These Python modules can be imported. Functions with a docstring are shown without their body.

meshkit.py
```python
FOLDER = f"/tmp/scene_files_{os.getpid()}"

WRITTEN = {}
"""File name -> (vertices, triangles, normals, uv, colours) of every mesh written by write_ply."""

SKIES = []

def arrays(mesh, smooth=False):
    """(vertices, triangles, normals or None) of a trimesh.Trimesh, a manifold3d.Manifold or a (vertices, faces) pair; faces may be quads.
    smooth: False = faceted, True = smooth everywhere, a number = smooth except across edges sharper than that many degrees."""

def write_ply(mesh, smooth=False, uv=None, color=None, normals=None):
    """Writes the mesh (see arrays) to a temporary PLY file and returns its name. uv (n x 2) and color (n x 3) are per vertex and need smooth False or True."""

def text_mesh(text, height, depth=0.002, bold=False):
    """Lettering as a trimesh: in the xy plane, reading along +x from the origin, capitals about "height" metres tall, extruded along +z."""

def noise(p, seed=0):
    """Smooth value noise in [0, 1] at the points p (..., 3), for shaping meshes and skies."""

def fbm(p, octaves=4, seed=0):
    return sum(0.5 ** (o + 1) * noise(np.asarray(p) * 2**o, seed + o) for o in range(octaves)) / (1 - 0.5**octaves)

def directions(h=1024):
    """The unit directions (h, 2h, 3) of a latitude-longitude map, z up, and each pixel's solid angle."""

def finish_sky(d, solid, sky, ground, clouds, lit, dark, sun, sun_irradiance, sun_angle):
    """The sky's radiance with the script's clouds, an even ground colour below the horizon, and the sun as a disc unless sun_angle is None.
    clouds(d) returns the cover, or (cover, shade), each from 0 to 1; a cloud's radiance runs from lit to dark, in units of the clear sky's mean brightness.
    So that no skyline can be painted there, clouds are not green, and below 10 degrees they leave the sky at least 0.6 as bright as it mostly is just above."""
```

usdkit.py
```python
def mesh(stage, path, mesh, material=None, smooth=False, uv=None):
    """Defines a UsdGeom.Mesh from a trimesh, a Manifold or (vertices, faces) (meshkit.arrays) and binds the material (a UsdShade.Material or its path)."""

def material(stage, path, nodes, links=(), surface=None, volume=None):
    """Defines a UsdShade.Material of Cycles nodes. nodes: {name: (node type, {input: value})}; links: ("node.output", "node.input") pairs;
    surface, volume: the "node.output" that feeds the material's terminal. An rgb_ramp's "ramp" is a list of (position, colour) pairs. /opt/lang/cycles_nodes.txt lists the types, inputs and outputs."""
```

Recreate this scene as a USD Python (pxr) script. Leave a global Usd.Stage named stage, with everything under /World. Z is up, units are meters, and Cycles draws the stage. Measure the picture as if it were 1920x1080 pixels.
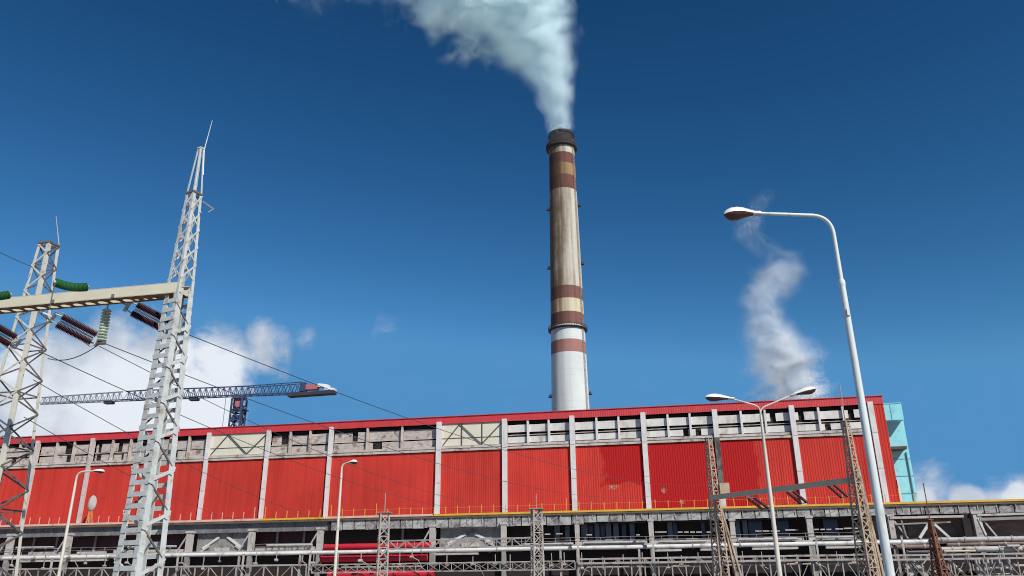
import math
import numpy as np
import trimesh
import meshkit
import usdkit
from pxr import Gf, Sdf, Usd, UsdGeom, UsdLux, UsdShade, Vt
from shapely.geometry import Polygon, Point, box as sbox

stage = Usd.Stage.CreateInMemory()
UsdGeom.SetStageUpAxis(stage, UsdGeom.Tokens.z)
WORLD = UsdGeom.Xform.Define(stage, '/World')
UsdGeom.Scope.Define(stage, '/World/Looks')
rng = np.random.default_rng(7)

# ------------------------------------------------------------------ camera
PITCH, ROLL, FOCAL = math.radians(20.745), math.radians(-0.506), 1500.0   # focal length in pixels of a 1920 wide picture
EYE = np.array([0.0, 0.0, 1.6])
FWD = np.array([0, math.cos(PITCH), math.sin(PITCH)])
_R0, _U0 = np.array([1.0, 0, 0]), np.array([0, -math.sin(PITCH), math.cos(PITCH)])
RIGHT = _R0 * math.cos(ROLL) + _U0 * math.sin(ROLL)
UP = _U0 * math.cos(ROLL) - _R0 * math.sin(ROLL)
cam = UsdGeom.Camera.Define(stage, '/World/camera')
cam.CreateHorizontalApertureAttr(36.0)
cam.CreateVerticalApertureAttr(36.0 * 9 / 16)
cam.CreateFocalLengthAttr(36.0 * FOCAL / 1920)
cam.CreateClippingRangeAttr(Gf.Vec2f(0.1, 20000))
EXPOSURE = 0.0
cam.CreateExposureAttr(EXPOSURE)
_m = np.eye(4)
_m[0, :3], _m[1, :3], _m[2, :3], _m[3, :3] = RIGHT, UP, -FWD, EYE
cam.AddTransformOp().Set(Gf.Matrix4d(*_m.ravel().tolist()))

# ------------------------------------------------------------------ sky and sun
SUN_EL, SUN_AZ = math.radians(40), math.radians(147)      # azimuth from +y towards +x: behind the camera, to its right
SUN_DIR = np.array([math.cos(SUN_EL) * math.sin(SUN_AZ), math.cos(SUN_EL) * math.cos(SUN_AZ), math.sin(SUN_EL)])
SKY_STRENGTH, SKY_POWER, SKY_GAIN, SKY_CAP = 0.10, (2.45, 1.84, 1.73), (0.185, 0.345, 0.335), (1.85, 3.1, 5.1)   # a deep, clean blue


def ray(px, py):
    return RIGHT * ((px - 960) / FOCAL) + UP * ((540 - py) / FOCAL) + FWD


def at(px, py, y):
    d = ray(px, py)
    return EYE + d * (y / d[1])


def at_z(px, py, z):
    d = ray(px, py)
    return EYE + d * ((z - EYE[2]) / d[2])


def udir(px, py):
    d = ray(px, py)
    return d / np.linalg.norm(d)


def sky_material():
    n = {'tc': ('texture_coordinate', {}),
         'sky': ('sky_texture', {'sky_type': 'single_scattering', 'sun_disc': False, 'sun_elevation': SUN_EL, 'sun_rotation': SUN_AZ,
                                 'altitude': 100.0, 'air_density': 1.0, 'aerosol_density': 0.3, 'ozone_density': 3.0}),
         'cap': ('vector_math', {'math_type': 'minimum', 'vector2': SKY_CAP}),
         'xyz': ('separate_xyz', {}), 't': ('combine_xyz', {}),
         'no': ('noise_texture', {'scale': 11.0, 'detail': 12.0, 'roughness': 0.60, 'distortion': 0.35}),
         'shade': ('noise_texture', {'scale': 9.0, 'detail': 5.0, 'roughness': 0.5}),
         'bg': ('background_shader', {'strength': SKY_STRENGTH})}
    l = [('sky.color', 'cap.vector1'), ('cap.vector', 'xyz.vector'), ('tc.generated', 'no.vector'), ('tc.generated', 'shade.vector')]
    for c, g, k in zip('xyz', SKY_POWER, SKY_GAIN):
        n['p' + c] = ('math', {'math_type': 'power', 'value2': g})
        n['k' + c] = ('math', {'math_type': 'multiply', 'value2': k})
        l += [('xyz.' + c, f'p{c}.value1'), (f'p{c}.value', f'k{c}.value1'), (f'k{c}.value', 't.' + c)]
    # cumulus banks low over the plant: (pixel, pixel, radius in pixels, weight)
    banks = [(95, 770, 150, 1.25), (230, 765, 170, 1.3), (335, 790, 125, 1.3), (190, 680, 80, 0.85), (300, 690, 90, 0.9), (420, 690, 105, 0.72), (485, 660, 85, 0.55),
             (725, 612, 60, 0.28), (570, 640, 45, 0.3), (1730, 945, 52, 0.8), (1812, 940, 46, 0.95), (1915, 945, 46, 0.95), (1760, 950, 95, 0.6), (1880, 955, 90, 0.6)]
    last = None
    for i, (px, py, r, w) in enumerate(banks):
        n[f'd{i}'] = ('vector_math', {'math_type': 'distance', 'vector2': tuple(udir(px, py))})
        n[f'm{i}'] = ('map_range', {'range_type': 'smoothstep', 'from_min': 0.0, 'from_max': r * 1.4 / FOCAL, 'to_min': w, 'to_max': 0.0, 'clamp': True})
        l += [('tc.generated', f'd{i}.vector1'), (f'd{i}.value', f'm{i}.value')]
        if last is None:
            last = f'm{i}.result'
        else:
            n[f'x{i}'] = ('math', {'math_type': 'maximum'})
            l += [(last, f'x{i}.value1'), (f'm{i}.result', f'x{i}.value2')]
            last = f'x{i}.value'
    # a low belt of cloud all round the horizon
    n['sep'] = ('separate_xyz', {})
    n['belt'] = ('map_range', {'range_type': 'smoothstep', 'from_min': 0.02, 'from_max': 0.15, 'to_min': 0.55, 'to_max': 0.0, 'clamp': True})
    n['mx'] = ('math', {'math_type': 'maximum'})
    n['ns'] = ('math', {'math_type': 'multiply_add', 'value2': 1.5, 'value3': -0.75})     # centred noise
    n['ad'] = ('math', {'math_type': 'add'})
    n['cov'] = ('map_range', {'range_type': 'smoothstep', 'from_min': 0.22, 'from_max': 0.66, 'to_min': 0.0, 'to_max': 1.0, 'clamp': True})
    n['lim'] = ('map_range', {'range_type': 'smoothstep', 'from_min': 0.02, 'from_max': 0.3, 'clamp': True})
    n['cv'] = ('math', {'math_type': 'multiply'})
    n['hi'] = ('map_range', {'range_type': 'smoothstep', 'from_min': 0.38, 'from_max': 0.60, 'to_min': 0.0, 'to_max': 1.0, 'clamp': True})
    n['bd'] = ('vector_math', {'math_type': 'distance', 'vector2': tuple(udir(345, 785))})
    n['bm'] = ('map_range', {'range_type': 'smoothstep', 'from_min': 0.02, 'from_max': 0.13, 'to_min': 0.22, 'to_max': -0.03, 'clamp': True})
    n['ba'] = ('math', {'math_type': 'add'})
    n['cc'] = ('mix_color', {'a': CLOUD_GREY, 'b': CLOUD_WHITE, 'use_clamp': False, 'use_clamp_result': False})
    n['fin'] = ('mix_color', {'use_clamp': False, 'use_clamp_result': False})
    l += [('tc.generated', 'sep.vector'), ('sep.z', 'belt.value'), (last, 'mx.value1'), ('belt.result', 'mx.value2'),
          ('no.fac', 'ns.value1'), ('mx.value', 'ad.value1'), ('ns.value', 'ad.value2'), ('ad.value', 'cov.value'), ('mx.value', 'lim.value'), ('cov.result', 'cv.value1'), ('lim.result', 'cv.value2'),
          ('tc.generated', 'bd.vector1'), ('bd.value', 'bm.value'), ('shade.fac', 'ba.value1'), ('bm.result', 'ba.value2'), ('ba.value', 'hi.value'), ('hi.result', 'cc.fac'), ('cv.value', 'fin.fac'), ('t.vector', 'fin.a'), ('cc.result', 'fin.b'), ('fin.result', 'bg.color')]
    return usdkit.material(stage, '/World/Looks/sky', n, l, surface='bg.background')


CLOUD_WHITE, CLOUD_GREY = tuple(np.array([0.80, 0.85, 0.92]) / SKY_STRENGTH), tuple(np.array([0.46, 0.53, 0.64]) / SKY_STRENGTH)
dome = UsdLux.DomeLight.Define(stage, '/World/sky')
UsdShade.MaterialBindingAPI.Apply(dome.GetPrim()).Bind(sky_material())
dome.GetPrim().SetCustomDataByKey('kind', 'structure')
sun = UsdLux.DistantLight.Define(stage, '/World/sun')
sun.CreateNormalizeAttr(True)
sun.CreateIntensityAttr(1.25)
sun.CreateAngleAttr(0.5)
sun.CreateColorAttr(Gf.Vec3f(1.0, 0.955, 0.89))
sun.AddTransformOp().Set(Gf.Matrix4d().SetLookAt(Gf.Vec3d(*(SUN_DIR * 10)), Gf.Vec3d(0, 0, 0), Gf.Vec3d(0, 0, 1)).GetInverse())

# ------------------------------------------------------------------ frames
YAW = math.radians(10.704)                       # the hall's front runs to the right and towards the camera
HD = np.array([math.cos(YAW), -math.sin(YAW), 0])     # along the hall, to the right
HB = np.array([math.sin(YAW), math.cos(YAW), 0])      # into the hall, away from the camera
HO = np.array([0, 140.0, 0])


def H(px, py, w=0.0):
    """The point of the vertical plane w metres in front of the hall's wall seen at a pixel, in hall coordinates (along, back, up)."""
    d = ray(px, py)
    o = HO - HB * w
    p = EYE + d * (((o - EYE) @ HB) / (d @ HB)) - HO
    return np.array([p @ HD, p @ HB, p[2]])


# ------------------------------------------------------------------ prims
_used = {}


def numbered(parent, name):
    k = _used.get((parent, name), 0)
    _used[(parent, name)] = k + 1
    return f'{parent}/{name}' if k == 0 else f'{parent}/{name}_{k:03d}'


class Thing:
    """An Xform directly under /World; its parts are meshes whose points are given in the frame's coordinates."""

    def __init__(self, name, label, cat=None, group=None, origin=(0, 0, 0), hall=False, kind=None):
        self.path = numbered('/World', name)
        self.o = np.asarray(origin, float)
        x = UsdGeom.Xform.Define(stage, self.path)
        w = HO + HD * self.o[0] + HB * self.o[1] + np.array([0, 0, self.o[2]]) if hall else self.o
        x.AddTranslateOp().Set(Gf.Vec3d(*map(float, w)))
        if hall:
            x.AddRotateZOp().Set(-math.degrees(YAW))
        p = self.prim = x.GetPrim()
        for k, t in (('label', label), ('category', cat), ('group', group), ('kind', kind)):
            if t:
                p.SetCustomDataByKey(k, t)

    def part(self, name, mesh, mat, smooth=False, under=None, label=None, kind=None):
        path = numbered(under or self.path, name)
        if isinstance(mesh, list):
            mesh = trimesh.util.concatenate(mesh)
        mesh = mesh.copy()
        mesh.apply_translation(-self.o)
        m = usdkit.mesh(stage, path, mesh, mat, smooth)
        if label:
            m.GetPrim().SetCustomDataByKey('label', label)
        if kind:
            m.GetPrim().SetCustomDataByKey('kind', kind)
        return path


def copy_of(thing, name, label, cat, group, origin, rotz=0.0):
    path = numbered('/World', name)
    x = UsdGeom.Xform.Define(stage, path)
    x.AddTranslateOp().Set(Gf.Vec3d(*map(float, origin)))
    x.AddRotateZOp().Set(rotz)
    p = x.GetPrim()
    p.GetReferences().AddInternalReference(thing.path)
    p.SetInstanceable(True)
    for k, t in (('label', label), ('category', cat), ('group', group)):
        p.SetCustomDataByKey(k, t)


# ------------------------------------------------------------------ shapes
def bx(x0, x1, y0, y1, z0, z1):
    m = trimesh.creation.box((abs(x1 - x0), abs(y1 - y0), abs(z1 - z0)))
    m.apply_translation(((x0 + x1) / 2, (y0 + y1) / 2, (z0 + z1) / 2))
    return m


def bar(p, q, a, b=None, up=(0, 0, 1)):
    """A rectangular bar from p to q, a wide across and b deep."""
    p, q = np.asarray(p, float), np.asarray(q, float)
    b = a if b is None else b
    d = q - p
    n = np.linalg.norm(d)
    d = d / n
    s = np.cross(d, up)
    if np.linalg.norm(s) < 1e-3:
        s = np.cross(d, (1, 0, 0))
    s /= np.linalg.norm(s)
    t = np.cross(s, d)
    m = trimesh.creation.box((a, n, b))
    T = np.eye(4)
    T[:3, 0], T[:3, 1], T[:3, 2], T[:3, 3] = s, d, t, (p + q) / 2
    m.apply_transform(T)
    return m


def tube(pts, r, sides=10, caps=True):
    """A round tube through points; r is a radius or one radius per point."""
    pts = np.asarray(pts, float)
    n = len(pts)
    r = np.full(n, r) if np.ndim(r) == 0 else np.asarray(r, float)
    tan = np.gradient(pts, axis=0)
    tan /= np.maximum(np.linalg.norm(tan, axis=1, keepdims=True), 1e-9)
    ref = np.array([0, 0, 1.0]) if abs(tan[0][2]) < 0.9 else np.array([1.0, 0, 0])
    V, F = [], []
    s = np.cross(tan[0], ref)
    s /= np.linalg.norm(s)
    a = np.linspace(0, 2 * math.pi, sides, endpoint=False)
    for i in range(n):
        s = s - tan[i] * (s @ tan[i])
        s /= np.linalg.norm(s)
        t = np.cross(tan[i], s)
        V.append(pts[i] + r[i] * (np.cos(a)[:, None] * s + np.sin(a)[:, None] * t))
    V = np.vstack(V)
    for i in range(n - 1):
        for k in range(sides):
            k2 = (k + 1) % sides
            A, B, C, D = i * sides + k, i * sides + k2, (i + 1) * sides + k2, (i + 1) * sides + k
            F += [(A, B, C), (A, C, D)]
    if caps:
        V = np.vstack([V, pts[0], pts[-1]])
        c0, c1 = len(V) - 2, len(V) - 1
        for k in range(sides):
            k2 = (k + 1) % sides
            F += [(c0, k2, k), (c1, (n - 1) * sides + k, (n - 1) * sides + k2)]
    return trimesh.Trimesh(V, F, process=False)


def lathe(profile, sides=48, center=(0, 0, 0)):
    """Revolves (radius, height) pairs about a vertical axis."""
    pr = np.asarray(profile, float)
    a = np.linspace(0, 2 * math.pi, sides, endpoint=False)
    V = np.vstack([np.c_[r * np.cos(a), r * np.sin(a), np.full(sides, z)] for r, z in pr])
    F = []
    for i in range(len(pr) - 1):
        for k in range(sides):
            k2 = (k + 1) % sides
            A, B, C, D = i * sides + k, i * sides + k2, (i + 1) * sides + k2, (i + 1) * sides + k
            F += [(A, B, C), (A, C, D)]
    m = trimesh.Trimesh(V + np.asarray(center), F, process=False)
    return m


def orient(m, p, q):
    """Moves a mesh modelled along +z from the origin so that it runs from p towards q."""
    p, q = np.asarray(p, float), np.asarray(q, float)
    d = (q - p) / np.linalg.norm(q - p)
    T = trimesh.geometry.align_vectors((0, 0, 1), d)
    m = m.copy()
    m.apply_transform(T)
    m.apply_translation(p)
    return m


def angle_bar(p, q, e1, e2, flange, t):
    """A rolled steel angle from p to q with its heel on the line and its flanges along e1 and e2."""
    p, q, e1, e2 = (np.asarray(v, float) for v in (p, q, e1, e2))
    prof = [(0, 0), (flange, 0), (flange, t), (t, t), (t, flange), (0, flange)]
    V = np.array([c + e1 * a + e2 * b for c in (p, q) for a, b in prof])
    F = []
    for k in range(6):
        k2 = (k + 1) % 6
        F += [(k, k2, k2 + 6), (k, k2 + 6, k + 6)]
    F += [(0, 2, 1), (0, 3, 2), (0, 4, 3), (0, 5, 4), (6, 7, 8), (6, 8, 9), (6, 9, 10), (6, 10, 11)]
    m = trimesh.Trimesh(V, F, process=False)
    m.fix_normals()
    return m


def corrugated(u0, u1, z0, z1, y, pitch=0.4, depth=0.03):
    """Trapezoidal cladding in hall coordinates facing the camera (-y), with its top and bottom edges turned back."""
    n = max(1, round((u1 - u0) / pitch))
    s = (u1 - u0) / n
    xs, ys = [], []
    for k in range(n):
        for f, h in ((0.0, 0), (0.30, 0), (0.42, 1), (0.88, 1)):
            xs.append(u0 + (k + f) * s)
            ys.append(y - h * depth)
    xs.append(u1)
    ys.append(y)
    xs, ys = np.array(xs), np.array(ys)
    m = len(xs)
    V = np.vstack([np.c_[xs, ys, np.full(m, z0)], np.c_[xs, ys, np.full(m, z1)], np.c_[xs, np.full(m, y + 0.06), np.full(m, z0)], np.c_[xs, np.full(m, y + 0.06), np.full(m, z1)]])
    F = []
    for k in range(m - 1):
        F += [(k, k + 1, m + k + 1), (k, m + k + 1, m + k),
              (2 * m + k, 2 * m + k + 1, k + 1), (2 * m + k, k + 1, k),
              (m + k, m + k + 1, 3 * m + k + 1), (m + k, 3 * m + k + 1, 3 * m + k)]
    return trimesh.Trimesh(V, F, process=False)


# ------------------------------------------------------------------ materials
def mat(name, color, rough=0.6, vary=0.15, scale=1.0, stretch=(1, 1, 1), dirt=None, dirt_at=(0.55, 0.75), dirt_scale=0.6, dirt_stretch=(1, 1, 1), metallic=0.0, bump=0.0, bump_scale=8.0, spec=0.5):
    """Painted or weathered surface: base colour varied by noise, with patches of dirt of their own colour."""
    c = np.asarray(color, float)
    n = {'g': ('geometry', {}), 'm': ('mapping', {'scale': tuple(np.array(stretch, float))}),
         'no': ('noise_texture', {'scale': scale, 'detail': 6.0, 'roughness': 0.6}),
         'r': ('rgb_ramp', {'ramp': [(0.3, tuple(c * (1 - vary))), (0.7, tuple(np.minimum(c * (1 + vary), 0.95)))]}),
         'p': ('principled_bsdf', {'roughness': rough, 'metallic': metallic, 'specular_ior_level': spec})}
    l = [('g.position', 'm.vector'), ('m.vector', 'no.vector'), ('no.fac', 'r.fac')]
    out = 'r.color'
    if dirt is not None:
        n['m2'] = ('mapping', {'scale': tuple(np.array(dirt_stretch, float)), 'location': (3.1, 7.7, 1.3)})
        n['n2'] = ('noise_texture', {'scale': dirt_scale, 'detail': 8.0, 'roughness': 0.65})
        n['mr'] = ('map_range', {'range_type': 'smoothstep', 'from_min': dirt_at[0], 'from_max': dirt_at[1], 'clamp': True})
        n['mx'] = ('mix_color', {'b': tuple(dirt)})
        l += [('g.position', 'm2.vector'), ('m2.vector', 'n2.vector'), ('n2.fac', 'mr.value'), ('mr.result', 'mx.fac'), (out, 'mx.a')]
        out = 'mx.result'
    l.append((out, 'p.base_color'))
    if bump:
        n['nb'] = ('noise_texture', {'scale': bump_scale, 'detail': 5.0})
        n['b'] = ('bump', {'strength': bump, 'distance': 0.05})
        l += [('g.position', 'nb.vector'), ('nb.fac', 'b.height'), ('b.normal', 'p.normal')]
    return usdkit.material(stage, '/World/Looks/' + name, n, l, surface='p.BSDF')


def stained_red(name, boxes, flakes=None):
    """Red cladding with a patch of fresher, deeper red paint; boxes: (u0, u1, z0, z1, soft) in hall coordinates; flakes: (u, z, ru, rz) where the paint has peeled to grey."""
    n = {'g': ('geometry', {}), 'o': ('vector_math', {'math_type': 'subtract', 'vector2': tuple(HO)}),
         'u': ('vector_math', {'math_type': 'dot_product', 'vector2': tuple(HD)}), 'z': ('separate_xyz', {}),
         'ms': ('mapping', {'scale': (1.3, 1.3, 0.06)}), 'st': ('noise_texture', {'scale': 1.0, 'detail': 6.0, 'roughness': 0.6}),
         'base': ('rgb_ramp', {'ramp': [(0.25, (0.43, 0.031, 0.022)), (0.55, (0.52, 0.041, 0.029)), (0.8, (0.55, 0.053, 0.039))]}),
         'ed': ('noise_texture', {'scale': 0.35, 'detail': 5.0, 'roughness': 0.6}), 'e1': ('math', {'math_type': 'multiply_add', 'value2': 5.0, 'value3': -2.5}),
         'p': ('principled_bsdf', {'roughness': 0.7, 'specular_ior_level': 0.15})}
    l = [('g.position', 'o.vector1'), ('o.vector', 'u.vector1'), ('g.position', 'z.vector'), ('g.position', 'ms.vector'), ('ms.vector', 'st.vector'), ('st.fac', 'base.fac'),
         ('g.position', 'ed.vector'), ('ed.fac', 'e1.value1')]
    n['lm'] = ('noise_texture', {'scale': 0.09, 'detail': 4.0, 'roughness': 0.6})
    n['lr'] = ('map_range', {'from_min': 0.35, 'from_max': 0.68, 'to_min': 0.86, 'to_max': 1.10, 'clamp': True})
    n['ls'] = ('vector_math', {'math_type': 'scale'})
    n['mr'] = ('mapping', {'scale': (0.9, 0.9, 0.03), 'location': (5.0, 2.0, 0.7)})
    n['rn'] = ('noise_texture', {'scale': 1.0, 'detail': 8.0, 'roughness': 0.7})
    n['rf'] = ('map_range', {'range_type': 'smoothstep', 'from_min': 0.58, 'from_max': 0.74, 'to_min': 0.0, 'to_max': 0.55, 'clamp': True})
    n['rx'] = ('mix_color', {'b': (0.22, 0.022, 0.018)})
    l += [('g.position', 'lm.vector'), ('lm.fac', 'lr.value'), ('base.color', 'ls.vector1'), ('lr.result', 'ls.scale'), ('g.position', 'mr.vector'), ('mr.vector', 'rn.vector'), ('rn.fac', 'rf.value'), ('rf.result', 'rx.fac'), ('ls.vector', 'rx.a')]
    out = 'rx.result'
    for i, (u0, u1, z0, z1, soft) in enumerate(boxes):
        n[f'uu{i}'] = ('math', {'math_type': 'add'})
        l += [('u.value', f'uu{i}.value1'), ('e1.value', f'uu{i}.value2')]
        n[f'zz{i}'] = ('math', {'math_type': 'add'})
        l += [('z.z', f'zz{i}.value1'), ('e1.value', f'zz{i}.value2')]
        prev = None
        for k, (src, lo, hi) in enumerate(((f'uu{i}.value', u0 - soft, u0), (f'uu{i}.value', u1 + soft, u1), (f'zz{i}.value', z0 - soft, z0), (f'zz{i}.value', z1 + soft, z1))):
            q = f'q{i}{k}'
            n[q] = ('map_range', {'range_type': 'linear', 'from_min': lo, 'from_max': hi, 'clamp': True})
            l.append((src, f'{q}.value'))
            if prev:
                n[f'pm{i}{k}'] = ('math', {'math_type': 'multiply'})
                l += [(prev, f'pm{i}{k}.value1'), (f'{q}.result', f'pm{i}{k}.value2')]
                prev = f'pm{i}{k}.value'
            else:
                prev = f'{q}.result'
        n[f'mx{i}'] = ('mix_color', {'b': (0.40, 0.012, 0.012)})
        l += [(prev, f'mx{i}.fac'), (out, f'mx{i}.a')]
        out = f'mx{i}.result'
    for i, (u, z, ru, rz) in enumerate(flakes or []):
        n[f'fu{i}'] = ('math', {'math_type': 'multiply_add', 'value2': 1 / ru, 'value3': -u / ru})
        n[f'fz{i}'] = ('math', {'math_type': 'multiply_add', 'value2': 1 / rz, 'value3': -z / rz})
        n[f'fc{i}'] = ('combine_xyz', {})
        n[f'fl{i}'] = ('vector_math', {'math_type': 'length'})
        n[f'fr{i}'] = ('map_range', {'range_type': 'smoothstep', 'from_min': 0.0, 'from_max': 1.0, 'to_min': 0.5, 'to_max': 0.0, 'clamp': True})
        n[f'fn{i}'] = ('noise_texture', {'scale': 2.6, 'detail': 8.0, 'roughness': 0.8})
        n[f'fa{i}'] = ('math', {'math_type': 'add'})
        n[f'fs{i}'] = ('map_range', {'range_type': 'smoothstep', 'from_min': 0.93, 'from_max': 1.03, 'clamp': True})
        n[f'fm{i}'] = ('mix_color', {'b': (0.36, 0.24, 0.19)})
        l += [('u.value', f'fu{i}.value1'), ('z.z', f'fz{i}.value1'), (f'fu{i}.value', f'fc{i}.x'), (f'fz{i}.value', f'fc{i}.y'), (f'fc{i}.vector', f'fl{i}.vector1'),
              (f'fl{i}.value', f'fr{i}.value'), ('g.position', f'fn{i}.vector'), (f'fr{i}.result', f'fa{i}.value1'), (f'fn{i}.fac', f'fa{i}.value2'), (f'fa{i}.value', f'fs{i}.value'),
              (f'fs{i}.result', f'fm{i}.fac'), (out, f'fm{i}.a')]
        out = f'fm{i}.result'
    l.append((out, 'p.base_color'))
    return usdkit.material(stage, '/World/Looks/' + name, n, l, surface='p.BSDF')


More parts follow.
